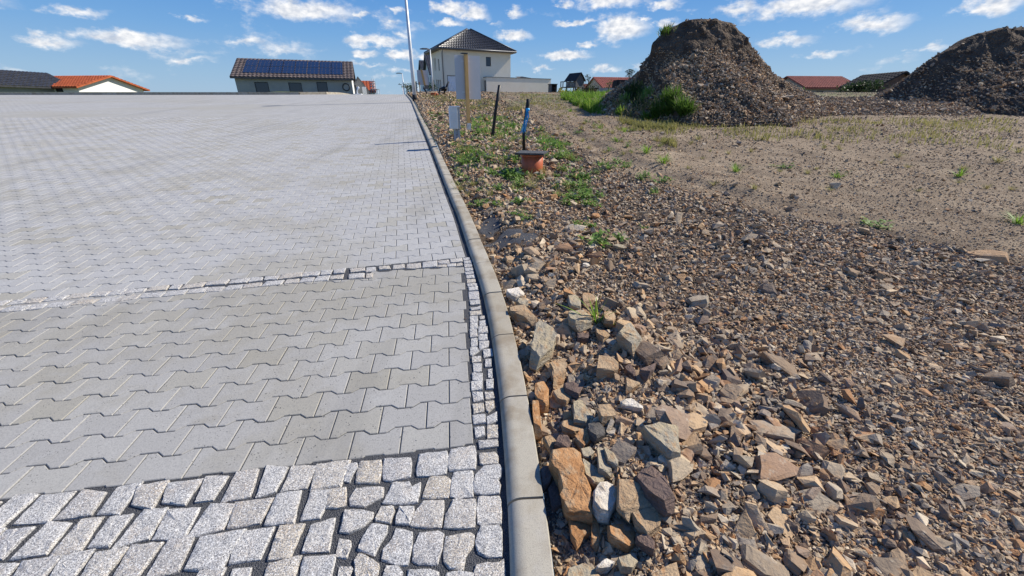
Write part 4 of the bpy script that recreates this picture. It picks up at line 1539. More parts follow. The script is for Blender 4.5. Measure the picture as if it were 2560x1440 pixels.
    idx = np.arange(N_ * N_).reshape(N_, N_)
    F = np.stack([idx[:-1, :-1], idx[:-1, 1:], idx[1:, 1:], idx[1:, :-1]], -1).reshape(-1, 4)
    ok = (E.ravel()[F].max(1) > -.05) & ((X - kerb_x(Y_) - .062).ravel()[F].min(1) > 0)
    me = mesh_np('grit_spill', np.stack([X, Y_, Z], -1).reshape(-1, 3), F[ok], smooth_=True)
    tag(obj('grit_spill', me, M['joint_grit'], None), kind='stuff')


build_stones()

# ------------------------------------------------------------------ plants
def leaf_quads(r, root, d, length, width, droop, segs=2):
    """one narrow leaf as a bent strip; returns verts, faces"""
    d = Vector(d).normalized(); side = d.cross(Vector((0, 0, 1)))
    if side.length < 1e-3: side = Vector((1, 0, 0))
    side.normalize()
    V = []; F = []; p = Vector(root)
    for i in range(segs + 1):
        t = i / segs
        w = width * (math.sin(math.pi * min(.98, .12 + t * .86)))
        V += [tuple(p - side * w * .5), tuple(p + side * w * .5)]
        p = p + d * length / segs
        d = (d + Vector((0, 0, -droop / segs))).normalized()
    for i in range(segs): F.append((2 * i, 2 * i + 1, 2 * i + 3, 2 * i + 2))
    return V, F


def weed_mesh(seed, kind):
    r = random.Random(seed); mb = MB(); tone = []
    if kind == 'grass':
        for _ in range(34):
            a = r.uniform(0, 6.283); e = r.uniform(.7, 1.45)
            v, f = leaf_quads(r, (r.gauss(0, .06), r.gauss(0, .06), 0), (math.cos(a) * math.cos(e), math.sin(a) * math.cos(e), math.sin(e)), r.uniform(.5, 1.0), r.uniform(.02, .04), r.uniform(.2, 1.1), 3)
            mb.add(v, f); tone += [r.random()] * len(v)
    else:
        for _ in range(r.randint(9, 13)):
            a = r.uniform(0, 6.283); e = r.uniform(.25, 1.3); L_ = r.uniform(.3, .62)
            p = Vector((r.gauss(0, .12), r.gauss(0, .12), 0)); d = Vector((math.cos(a) * math.cos(e), math.sin(a) * math.cos(e), math.sin(e)))
            tip = p + d * L_
            v, f = leaf_quads(r, p, d, L_, .012, .1, 2); mb.add(v, f); tone += [r.random()] * len(v)
            for k in range(r.randint(6, 9)):
                q = p.lerp(tip, r.uniform(.25, 1.0)); b = r.uniform(0, 6.283); ee = r.uniform(-.3, .9)
                v, f = leaf_quads(r, q, (math.cos(b) * math.cos(ee), math.sin(b) * math.cos(ee), math.sin(ee)), r.uniform(.12, .26), r.uniform(.05, .11), r.uniform(.2, 1.0), 2)
                mb.add(v, f); tone += [r.random()] * len(v)
    me = mb.mesh(kind)
    a = me.attributes.new('tone', 'FLOAT', 'POINT'); a.data.foreach_set('value', np.array(tone, np.float32) * .5)
    return me


WEEDS = [weed_mesh(s, 'weed') for s in range(5)]
for m_ in WEEDS: m_.materials.append(M['weed_leaf'])
TUFTS = [weed_mesh(40 + s, 'grass') for s in range(4)]
for m_ in TUFTS: m_.materials.append(M['grass_blade'])
DRY = []
for s in range(3):
    m_ = weed_mesh(60 + s, 'grass'); m_.materials.append(M['dry_grass']); DRY.append(m_)


def plant(px, py, size, kind='weed', label=None, group=None, cat=None, mesh=None, sc=(1, 1, 1)):
    p = ground_hit(px, py, 0, lambda y: ground_mid(y))
    x, y = p[0], p[1]; z = float(ground_z(x, y))
    me = mesh or random.choice({'weed': WEEDS, 'grass': TUFTS, 'dry': DRY}[kind])
    nm = {'weed': 'weed', 'grass': 'grass_tuft', 'dry': 'grass_tuft'}[kind]
    o = bpy.data.objects.new(nm, me); COL.objects.link(o)
    o.location = (float(x), float(y), z - .005); o.rotation_euler = (0, 0, random.uniform(0, 6.28)); o.scale = (size * sc[0], size * sc[1], size * sc[2])
    dl = {'weed': 'low leafy green weed growing between the broken stones of the verge', 'grass': 'small green grass tuft growing on the bare dirt track',
          'dry': 'yellowish grass tuft growing on the bare dirt track'}[kind]
    dg = {'weed': 'weeds among the stones', 'grass': 'grass tufts on the track', 'dry': 'grass tufts on the track'}[kind]
    return tag(o, label or dl, cat or {'weed': 'weed', 'grass': 'grass', 'dry': 'grass'}[kind], group or dg)


def build_plants():
    r = random.Random(11)
    LW = [(1160, 388, .30, 'leafy weed at the kerb side just below the grey utility cabinet'), (1182, 398, .28, 'leafy weed below the foot of the wooden sign post'),
          (1218, 406, .34, 'bushy green weed midway between the utility cabinet and the orange shaft'), (1226, 442, .26, 'small weed down near the kerb left of the orange shaft'),
          (1278, 448, .36, 'broad green weed just left of the foot of the orange shaft'), (1291, 472, .24, 'weed below the broad one left of the orange shaft'),
          (1250, 332, .34, 'tall green weed right beside the foot of the leaning black pipe'), (1192, 352, .30, 'weed right of the metal foot of the sign post'),
          (1281, 318, .30, 'weed between the leaning black pipe and the ribboned pipe'), (1352, 330, .32, 'weed right of the ribboned black pipe'),
          (1386, 378, .28, 'weed right of the lid of the orange shaft'), (1408, 402, .34, 'pair of leafy sprigs farther right of the orange shaft lid'),
          (1436, 412, .26, 'rightmost weed of the row right of the orange shaft'), (1526, 426, .34, 'lone bushy weed at the edge of the dirt track'),
          (1434, 472, .34, 'tall weed in the stones below and right of the orange shaft'), (1472, 502, .22, 'small weed among dark stones right of the tall weed'),
          (1422, 514, .20, 'thin weed below the tall weed in the stones'), (1350, 453, .22, 'weed just right of the stones propped against the orange shaft'),
          (1442, 564, .15, 'little weed level with the black grit spill, left one of two'), (1478, 568, .16, 'little weed level with the black grit spill, right one of two'),
          (1602, 457, .24, 'weed on the dark border of the track near the right side'), (1536, 598, .11, 'tiny bright weed alone in the gravel right of the grit spill'),
          (1630, 488, .20, 'small weed in the gravel far right below the dirt track')]
    for a, b, sz, lab in LW:
        plant(a, b, sz, 'weed', lab)
    LG = [(1426, 277, .26, 'grass', 'green grass tuft nearest the thick grass strip, below its left end'), (1500, 322, .20, 'grass', 'flat grass tuft at the middle of the track above the wheel rut'),
          (1542, 357, .24, 'grass', 'green tuft in the middle of the track, right of the wheel rut'), (1562, 332, .22, 'grass', 'green tuft upslope of the middle of the track towards the heap'),
          (1616, 384, .30, 'grass', 'largest double grass tuft on the right part of the track'), (1656, 412, .28, 'grass', 'upright tuft low on the track near the right'),
          (1662, 357, .26, 'dry', 'wide yellowish tuft right of the track below the big grass clump'), (1452, 327, .22, 'dry', 'yellowish tuft on the left side of the track'),
          (1556, 308, .24, 'dry', 'dry yellow tuft at the left foot of the tall heap'), (1640, 350, .22, 'dry', 'dry tuft between the wide yellowish tuft and the heap')]
    for a, b, sz, k, lab in LG:
        plant(a, b, sz, k, lab, sc=(1.5, 1.5, .7))
    # a few more on the track beyond the right side of the photograph's centre
    LR = [(1745, 352, 'dry', 'dry tuft below the tall heap, right of the big grass clump'), (1840, 430, 'grass', 'green tuft on the open dirt below the gap between the heaps'), (1905, 352, 'dry', 'dry tuft at the right foot of the tall heap'),
          (1960, 420, 'weed', 'leafy weed on the open dirt left of centre of the bare lot'), (2090, 445, 'grass', 'green tuft alone on the bare dirt below the red roofed house'), (2185, 565, 'weed', 'low weed in the gravel below the bare dirt'),
          (2240, 395, 'dry', 'dry tuft at the left foot of the second heap'), (2395, 440, 'grass', 'green tuft below the second heap'), (2490, 410, 'dry', 'dry tuft near the right edge below the second heap'), (2545, 560, 'grass', 'grass tuft cut by the right edge')]
    for a, b, k, lab in LR:
        plant(a, b, r.uniform(.2, .28), k, lab, sc=(1.3, 1.3, .7))

    def cover(name, pts, meshes, mat, size, flat):
        V, F, T = [], [], []; off = 0
        for a, b in pts:
            p = ground_hit(a, b, 0, lambda y: ground_mid(y)); x, y = p[0], p[1]; z = float(ground_z(x, y)) - .005
            me = r.choice(meshes); sz = r.uniform(*size) * (1.25 if r.random() < .3 else 1); th = r.uniform(0, 6.28); c, s_ = math.cos(th) * sz, math.sin(th) * sz
            co = np.empty(len(me.vertices) * 3, np.float32); me.vertices.foreach_get('co', co); co = co.reshape(-1, 3)
            tn = np.empty(len(me.vertices), np.float32); me.attributes['tone'].data.foreach_get('value', tn)
            V.append(np.stack([co[:, 0] * c - co[:, 1] * s_ + x, co[:, 0] * s_ + co[:, 1] * c + y, co[:, 2] * sz * flat + z], -1)); T.append(np.mod(tn + r.random() * .5, 1))
            F += [tuple(i + off for i in pl.vertices) for pl in me.polygons]; off += len(co)
        tag(obj(name, mesh_np(name, np.concatenate(V), np.array(F), tone=np.concatenate(T)), M[mat]), kind='stuff')
    pts = []
    for (x0, x1, y0, y1, n) in ((1135, 1300, 372, 470, 44), (1185, 1320, 285, 365, 50), (1335, 1420, 335, 415, 24), (1390, 1500, 430, 520, 22), (1140, 1200, 380, 410, 8), (1430, 1640, 540, 620, 4), (1190, 1260, 470, 520, 6), (1060, 1210, 250, 330, 44), (1440, 1690, 300, 460, 22), (1120, 1180, 330, 372, 12), (1200, 1330, 480, 560, 8)):
        for _ in range(n): pts.append((r.uniform(x0, x1), r.uniform(y0, y1)))
    cover('weed_carpet', pts, WEEDS, 'weed_leaf', (.12, .27), .9)
    pts = [(r.uniform(1400, 1690), r.uniform(262, 400)) for _ in range(34)] + [(r.uniform(1230, 1400), r.uniform(255, 300)) for _ in range(16)] + [(r.uniform(1700, 2550), r.uniform(320, 480)) for _ in range(30)]
    cover('dry_weeds', [(r.uniform(1135, 1440), r.uniform(290, 500)) for _ in range(46)], DRY, 'dry_grass', (.12, .24), .8)
    for _ in range(40):
        yy = r.uniform(6, 20); xx = float(track_left(yy)) + r.choice([1.25, 1.35, 2.6]) + r.gauss(0, .12); zq = float(field_z(yy)); zc = yy * CP - zq * SP
        pts.append((1280 + FOC * xx / zc, 720 - FOC * (yy * SP + zq * CP) / zc))
    cover('track_grass', pts, DRY, 'dry_grass', (.10, .2), .6)

    # the tall tuft in the foreground: long bent blades
    mb = MB(); tone = []
    for (dx, dy, dz, L_, w, dr) in [(-.1, 0, 1, .19, .011, .25), (-.28, .1, 1, .15, .010, .45), (.1, .1, 1, .15, .010, .5), (.55, .15, 1, .17, .008, .75), (.95, .25, .8, .20, .007, .55),
                                    (-.6, .0, .9, .12, .009, .7), (-.9, .2, .5, .12, .006, .6), (.4, -.4, .8, .08, .008, .9), (-.3, -.4, .9, .08, .008, .8), (.05, -.2, 1, .12, .010, .4),
                                    (.8, -.1, .35, .11, .006, .4), (-.45, .3, 1, .13, .008, .5), (.2, .3, 1, .17, .008, .4), (-.8, -.2, .3, .09, .006, .5), (.3, .0, 1, .11, .009, .6)]:
        v, f = leaf_quads(r, (r.gauss(0, .008), r.gauss(0, .008), 0), (dx, dy, dz), L_, w, dr, 5); mb.add(v, f); tone += [r.random() * .5] * len(v)
    me = mb.mesh('grass_tuft'); a = me.attributes.new('tone', 'FLOAT', 'POINT'); a.data.foreach_set('value', np.array(tone, np.float32)); me.materials.append(M['grass_blade'])
    plant(1492, 812, 1.35, 'grass', 'tall tuft of bright green grass blades among the stones in the foreground', 'grass in the rubble', mesh=me)
    plant(1437, 768, .055, 'weed', 'tiny green weed left of the tall grass tuft', 'grass in the rubble')
    plant(1538, 1190, .035, 'weed', 'small bright green leaf beside the flat triangular slab', 'grass in the rubble')

    # thick grass at the far end of the lot and under the heap: too many blades to count
    def blades(name, n, region, hgt, wid, mat, seed):
        g = np.random.default_rng(seed)
        xs, ys, hs = [], [], []
        for (poly_x, poly_y, m, h) in region:
            u = g.random((m, 2)); w_ = np.array([(1 - u[:, 0]) * (1 - u[:, 1]), u[:, 0] * (1 - u[:, 1]), u[:, 0] * u[:, 1], (1 - u[:, 0]) * u[:, 1]])
            xs.append((w_ * np.array(poly_x)[:, None]).sum(0)); ys.append((w_ * np.array(poly_y)[:, None]).sum(0)); hs.append(np.full(m, h))
        x = np.concatenate(xs); y = np.concatenate(ys); h = np.concatenate(hs)
        cl = fbm(x, y, 1.4, 3, seed) + g.normal(0, .12, len(x))
        k = cl > -.08; x, y, h, cl = x[k], y[k], h[k], cl[k]
        n = len(x); h = h * np.exp(g.normal(0, .3, n)) * (1 + np.clip(cl, 0, .6))
        z = ground_z(x, y)
        th = g.uniform(0, 6.283, n); lean = g.uniform(.1, .7, n)
        wd = wid * g.uniform(.7, 1.3, n) * (1 + .06 * y)
        c, s = np.cos(th), np.sin(th)
        P0 = np.stack([x - s * wd, y + c * wd, z - .01], -1); P1 = np.stack([x + s * wd, y - c * wd, z - .01], -1)
        M1 = np.stack([x + c * h * lean * .35, y + s * h * lean * .35, z + h * .6], -1)
        Ma = M1 - np.stack([s * wd, -c * wd, 0 * wd], -1) * .7; Mb_ = M1 + np.stack([s * wd, -c * wd, 0 * wd], -1) * .7
        T = np.stack([x + c * h * lean, y + s * h * lean, z + h * (1 - .25 * lean)], -1)
        V = np.stack([P0, P1, Ma, Mb_, T], 1)
        F = np.array([(0, 1, 3), (0, 3, 2), (2, 3, 4)])[None] + (np.arange(n) * 5)[:, None, None]
        tone = np.repeat(np.clip(.25 + .35 * g.random(n) + .2 * cl, 0, .95), 5)
        tag(obj(name, mesh_np(name, V.reshape(-1, 3), F.reshape(-1, 3), tone=tone), M[mat]), kind='stuff')
    q = lambda pts: ([ground_hit(a, b, 0, field_z)[0] for a, b in pts], [ground_hit(a, b, 0, field_z)[1] for a, b in pts])
    reg = []
    for pts, m, h in (([(1398, 246), (1440, 262), (1545, 281), (1520, 244)], 9000, .16), ([(1400, 238), (1415, 250), (1540, 252), (1530, 236)], 6000, .14),
                      ([(1430, 262), (1480, 284), (1545, 284), (1520, 260)], 5000, .20), ([(1700, 236), (1700, 262), (2010, 262), (2010, 236)], 16000, .18),
                      ([(1470, 280), (1500, 287), (1540, 286), (1540, 278)], 800, .12)):
        a, b = q(pts); reg.append((a, b, m, h))
    blades('grass', 0, reg, .2, .006, 'grass_blade', 5)
    reg = []
    for pts, m, h in (([(1540, 302), (1600, 322), (1690, 330), (1690, 308)], 2600, .08), ([(1600, 318), (1640, 350), (1690, 375), (1690, 335)], 900, .07),
                      ([(1530, 318), (1560, 345), (1620, 345), (1600, 318)], 500, .06), ([(1240, 272), (1260, 282), (1330, 282), (1300, 268)], 500, .08),
                      ([(1140, 252), (1190, 300), (1290, 300), (1230, 250)], 2200, .07), ([(1050, 242), (1100, 262), (1200, 262), (1130, 240)], 900, .09),
                      ([(1300, 236), (1300, 262), (1420, 290), (1420, 240)], 1500, .06), ([(1690, 300), (1690, 350), (2540, 380), (2540, 300)], 4500, .08)):
        a, b = q(pts); reg.append((a, b, m, h))
    blades('sparse_grass', 0, reg, .1, .005, 'dry_grass', 9)
    reg = []
    for pts, m, h in (([(1130, 380), (1160, 430), (1300, 470), (1290, 380)], 1600, .05), ([(1180, 300), (1180, 360), (1330, 360), (1300, 290)], 1800, .06),
                      ([(1330, 340), (1350, 390), (1440, 420), (1400, 370)], 900, .055)):
        a, b = q(pts); reg.append((a, b, m, h))
    blades('weed_cover', 0, reg, .1, .008, 'weed_leaf', 12)


build_plants()

# ------------------------------------------------------------------ things on the verge
def gz(x, y): return float(ground_z(x, y))


def build_verge_things():
    # --- sign board on a wooden post, seen from behind
    base = at(1172, 331, 9.55); base.z = gz(base.x, base.y) - .02
    top = at(1170, 137, base.y)
    t = empty('sign', base, R(24), 'blank grey back of a sign board on a square wooden post', 'sign')
    H = top.z - base.z
    px = base.y * CP / FOC * 1.0                       # metres per photo pixel at the board
    zb = lambda y: at(1172, y, base.y).z - base.z
    m = .001
    w0, w1 = at(1140, 190, base.y).x - base.x, at(1202, 190, base.y).x - base.x
    MB().box((w0 * 1.06, .032, zb(248)), (w1 * 1.06, .037, zb(138)), .0015).build('board', M['sign_back'], t)
    MB().box((-.034, -.035, .15), (.034, .03, H + .01), .004).build('post', M['post_wood'], t)
    MB().box((-.04, -.040, -.05), (.04, -.036, .19)).box((-.04, .031, -.05), (.04, .0315, .19)).box((-.036, -.036, -.05), (.036, .031, .02)).build('post_anchor', M['galvanised'], t)
    for zz in (.06, .14): MB().tube([(0, -.046, zz), (0, -.038, zz)], .009, 8).build('bolt', M['steel'], t)
    MB().box((-.10, -.04, H + .012), (.036, .03, H + .032)).build('cap', M['window_frame'], t)
    for zz in (zb(155), zb(232)): MB().box((-.10, .0315, zz), (.10, .0335, zz + .03)).build('clamp', M['galvanised'], t)
    # --- grey meter box on a slotted pedestal
    b = at(1144, 368, 8.5); b.z = gz(b.x, b.y) - .03
    t = empty('meter_box', b, R(8), 'pale grey plastic utility cabinet on a slotted post beside the kerb', 'utility box')
    zb = lambda y: at(1144, y, b.y).z - b.z
    k = 8.5 * .94 / FOC
    x0, x1 = -.125, .065
    MB().box((x0, -.09, zb(322)), (x1 - .03, .05, zb(268)), .008).build('housing', M['grey_plastic'], t)
    MB().box((x0 - .012, -.092, zb(321)), (x0 + .022, .045, zb(268.5)), .006).build('bright_side', M['white_plastic'], t)  # left face of the housing, its brightness put into a whiter colour
    MB().box((x1 - .028, -.07, zb(323)), (x1 + .012, .07, zb(267)), .006).build('side_panel', M['grey_plastic_dark'], t)
    mb = MB()
    for i in range(4): mb.box((x0 + .03 + i * .03, -.095, zb(320)), (x0 + .036 + i * .03, -.0915, zb(270)))
    mb.build('rib', M['grey_plastic'], t)
    MB().box((x0 - .004, -.1, zb(268) - .001), (x1 + .014, .072, zb(265)), .004).build('lid', M['white_plastic'], t)
    MB().box((x0 + .035, -.102, zb(271)), (x0 + .06, -.096, zb(268))).build('lock', M['white_plastic'], t)
    MB().box((-.06, -.05, 0), (-.012, .05, zb(321)), .004).box((.015, -.05, 0), (.062, .06, zb(322)), .004).box((-.012, .0, 0), (.015, .05, zb(322))).build('pedestal', M['grey_plastic_dark'], t)
    MB().box((-.009, -.012, .02), (.012, -.002, zb(338))).box((-.009, -.012, zb(336)), (.012, -.002, zb(324))).build('slot_strip', M['white_plastic'], t)
    # --- black duct sticking out of the ground, leaning right
    g = at(1231, 338, 9.0); g.z = gz(g.x, g.y)
    tp = at(1249, 213, 8.95)
    t = empty('cable_duct', g, 0, 'tall plain black plastic pipe leaning right behind the weeds', 'pipe', 'black pipes sticking out of the verge')
    L = lambda p: tuple(Vector(p) - g)
    mid = (g + tp) / 2 + Vector((-.012, 0, .0))
    MB().tube([L(g + Vector((0, 0, -.1))), L(g), L(mid), L(tp)], .032, 14).build('tube', M['black_plastic'], t)
    MB().tube([L(tp + Vector((0, 0, .001))), L(tp + Vector((.0, 0, .004)))], .026, 12).build('end_cap', M['dark_rubber'], t)
    # --- black duct with blue tape ribbons behind the orange shaft
    g = at(1310, 377, 6.7); g.z = gz(g.x, g.y) - .02
    ptsp = [(1310, 380), (1309, 340), (1313, 300), (1316, 280), (1319, 262), (1321, 247)]
    t = empty('cable_duct', g, 0, 'black plastic pipe with blue ribbons tied round it behind the orange shaft', 'pipe', 'black pipes sticking out of the verge')
    P = [Vector(at(a, b_, 6.7)) - g for a, b_ in ptsp]
    MB().tube(P[:3], [.024, .024, .023], 12).build('tube', M['black_plastic'], t)
    MB().tube(P[2:], [.021, .026, .028, .028], 12).build('cap', M['dark_rubber'], t)
    rr = random.Random(3)
    for i in range(6):
        a0 = Vector(at(1317 + rr.uniform(-3, 5), 273 + rr.uniform(-2, 2), 6.66)) - g
        a3 = Vector(at(1301 + i * 2.5, 334 - i * 1.2 + rr.uniform(-3, 3), 6.60)) - g
        m1 = a0.lerp(a3, .35) + Vector((.02 + .004 * i, -.02, .01)); m2 = a0.lerp(a3, .7) + Vector((.008, -.025, 0))
        mb = MB(); pts = [a0, m1, m2, a3]
        V = []; F = []
        for j, p in enumerate(pts):
            V += [tuple(p + Vector((-.0042, rr.uniform(-.006, .006), 0))), tuple(p + Vector((.0042, rr.uniform(-.006, .006), 0)))]
        for j in range(3): F.append((2 * j, 2 * j + 1, 2 * j + 3, 2 * j + 2))
        V2 = [(a_, b_ + .0015, c_) for a_, b_, c_ in V]
        n_ = len(V)
        F2 = [tuple(q_ + n_ for q_ in f[::-1]) for f in F]
        mb.add(V + V2, F + F2); mb.build('ribbon', M['blue_plastic'], t)
    kn = Vector(at(1319, 274, 6.69)) - g
    mb = MB(); mb.tube([kn + Vector((0, 0, -.02)), kn + Vector((0, 0, .02))], .031, 12); mb.build('knot', M['blue_plastic'], t)
    # --- orange inspection shaft with its square lid
    c = at(1330, 428, 6.05); gzv = gz(c.x, c.y)
    topz = at(1331, 384, 6.05).z
    rad = 27.5 * (6.05 * CP - topz * SP) / FOC * .99
    c.z = gzv
    t = empty('inspection_shaft', c, R(-14), 'short orange plastic inspection pipe under a square grey lid', 'drain shaft')
    mb = MB(); mb.tube([(0, 0, -.14), (0, 0, topz - gzv)], rad, 40); mb.build('shaft', M['orange_plastic'], t)
    h = topz - gzv
    MB().box((-.215, -.20, h + .001), (.20, .20, h + .024), .006).build('lid', M['concrete_lid'], t)
    mb = MB(); mb.tube([(0, 0, h - .03), (0, 0, h - .012)], rad + .004, 40, False); mb.build('rim', M['orange_plastic'], t)
    for (a, b_, sx, rz, mat) in ((1370, 434, .10, .9, 'stone_tan'), (1352, 437, .09, 1.4, 'stone_tan'), (1342, 430, .05, .3, 'stone_cream'), (1320, 431, .05, 2, 'stone_tan')):
        p = at(a, b_, 5.85)
        v, f = slab_proto(int(a), .45, 6); me = bpy.data.meshes.new('stone'); me.from_pydata(v, [], f); me.materials.append(M[mat])
        o = bpy.data.objects.new('stone', me); COL.objects.link(o); o.parent = VERGE
        o.location = (p.x, p.y, gz(p.x, p.y) + .035); o.scale = (sx * 2.0, sx * 1.1, sx * 1.2); o.rotation_euler = (.3, -.35, rz)
    # a lone pebble lying on the pavers
    p = ground_hit(1162, 799)
    v, f = hull_proto(10, .8, 77); me = bpy.data.meshes.new('pebble'); me.from_pydata(v.tolist(), [], f.tolist()); me.materials.append(M['stone_dark'])
    o = bpy.data.objects.new('pebble', me); COL.objects.link(o); o.location = (p[0], p[1], p[2] + .006); o.scale = (.022, .018, .02)
    tag(o, 'single dark pebble lying on the edge of the pavers beside the small setts', 'stone')


build_verge_things()


def lamp(px_base, py_base, Y, py_head, label, head_dir=-1, rad=.065, collar=False, zf=None):
    b = at(px_base, py_base, Y)
    z = gz(b.x, b.y) if zf is None else zf(b.x, b.y)
    hz = at(px_base, py_head, Y).z
    t = empty('street_lamp', (b.x, b.y, z), R(15), label, 'street lamp', 'street lamps along the road')
    H = hz - z
    MB().tube([(0, 0, -.3), (0, 0, 1.2), (0, 0, H)], [rad, rad * .92, rad * .55], 14).build('pole', M['galvanised'], t)
    if collar: MB().tube([(0, 0, -.05), (0, 0, .22)], rad * 1.15, 14).build('collar', M['dark_rubber'], t)
    MB().bar((0, 0, H - .03), (head_dir * .28, 0, H + .03), .05, .05).build('arm', M['galvanised'], t)
    s = head_dir
    mb = MB(); V = []
    for (x, w, z0, z1) in ((.05, .06, 0, .05), (.25, .13, -.005, .09), (.55, .15, -.005, .085), (.78, .09, .0, .04)):
        V += [(s * x, -w, H + z0), (s * x, w, H + z0), (s * x, w * .7, H + z1), (s * x, -w * .7, H + z1)]
    F = [(0, 1, 2, 3), (15, 14, 13, 12)]
    for i in range(3):
        for k in range(4): F.append((i * 4 + k, i * 4 + (k + 1) % 4, (i + 1) * 4 + (k + 1) % 4, (i + 1) * 4 + k))
    mb.add(V, F); mb.build('lamp_head', M['lamp_head'], t)
    return t


lamp(1037, 246, 19.6, -60, 'nearest galvanised street lamp pole with a dark collar at its foot', rad=.085, collar=True)
lamp(1083, 234, 36, 124, 'street lamp with a dark flat head standing in front of the large hipped roof house', rad=.07)
lamp(1011, 240, 58, 184, 'taller of the two small street lamps above the crest of the road', rad=.085, zf=lambda x, y: float(road_z(y)) + .1)
lamp(1008.5, 240, 84, 212, 'lower and farthest street lamp above the crest of the road', rad=.09, zf=lambda x, y: float(road_z(y)) + .1)
lamp(1071, 236, 62, 192, 'small street lamp against the white gable of the second house', rad=.06)

# ------------------------------------------------------------------ buildings
def tiled_plane(mb, p0, p1, p2, p3, course=.36, tile=.33, lift=.06):
    """tiles on the quad p0,p1 (eave) p2,p3 (ridge); each tile a thin wedge proud of the one above it"""
    p0, p1, p2, p3 = map(Vector, (p0, p1, p2, p3))
    n = (p1 - p0).cross(p3 - p0)
    if n.length < 1e-6: n = (p1 - p0).cross(p2 - p0)
    n.normalize()
    if n.z < 0: n = -n
    hgt = max((p3 - p0).length, (p2 - p1).length); rows = max(2, int(((p3 + p2) / 2 - (p0 + p1) / 2).length / course))
    for r in range(rows):
        a, b = r / rows, (r + 1) / rows
        l0, l1 = p0.lerp(p3, a), p1.lerp(p2, a); u0, u1 = p0.lerp(p3, b), p1.lerp(p2, b)
        cols = max(1, int((l1 - l0).length / tile))
        for c in range(cols):
            s0, s1 = c / cols, (c + .93) / cols
            q = [l0.lerp(l1, s0), l0.lerp(l1, s1), u0.lerp(u1, s1), u0.lerp(u1, s0)]
            mid = (s0 + s1) / 2
            m0, m1 = l0.lerp(l1, mid) + n * lift * 1.7, u0.lerp(u1, mid) + n * lift * .6
            V = [q[0] + n * lift * .6, q[1] + n * lift * .6, q[2] + n * .004, q[3] + n * .004, m0, m1, q[0], q[1]]
            mb.add([tuple(v) for v in V], [(0, 4, 5, 3), (4, 1, 2, 5), (6, 7, 1, 4, 0)])


def wall_with_holes(mb, axis, c, t, u0, u1, z0, z1, holes):
    """wall in the plane axis=c with thickness t towards +axis; holes are (u0,u1,z0,z1)"""
    us = sorted({u0, u1, *[h[0] for h in holes], *[h[1] for h in holes]}); zs = sorted({z0, z1, *[h[2] for h in holes], *[h[3] for h in holes]})
    for i in range(len(us) - 1):
        for j in range(len(zs) - 1):
            um, zm = (us[i] + us[i + 1]) / 2, (zs[j] + zs[j + 1]) / 2
            if any(h[0] < um < h[1] and h[2] < zm < h[3] for h in holes): continue
            if axis == 'y': mb.box((us[i], c, zs[j]), (us[i + 1], c + t, zs[j + 1]))
            else: mb.box((c, us[i], zs[j]), (c + t, us[i + 1], zs[j + 1]))


def window(parent, axis, c, u0, u1, z0, z1, depth=.14, sgn=1, bars=1, frame='window_frame'):
    """a window set back in the reveal: frame with its pane as sub-part"""
    f = MB(); w = .06; a = c + depth * sgn; b = a + .05 * sgn; lo, hi = min(a, b), max(a, b)

    def bx(mb, ua, ub, za, zb, l, h):
        mb.box((ua, l, za), (ub, h, zb)) if axis == 'y' else mb.box((l, ua, za), (h, ub, zb))
    bx(f, u0, u1, z0, z0 + w, lo, hi); bx(f, u0, u1, z1 - w, z1, lo, hi); bx(f, u0, u0 + w, z0 + w, z1 - w, lo, hi); bx(f, u1 - w, u1, z0 + w, z1 - w, lo, hi)
    for k in range(1, bars):
        x = u0 + (u1 - u0) * k / bars; bx(f, x - .025, x + .025, z0 + w, z1 - w, lo, hi)
    fr = f.build('window', M[frame], parent)
    p = MB(); m_ = (lo + hi) / 2; bx(p, u0 + w, u1 - w, z0 + w, z1 - w, m_ - .008, m_ + .008)
    p.build('pane', M['window_glass'], fr)
    return fr


HBX = R(25)
HAX = R(18)                       # the lots are turned 18 degrees


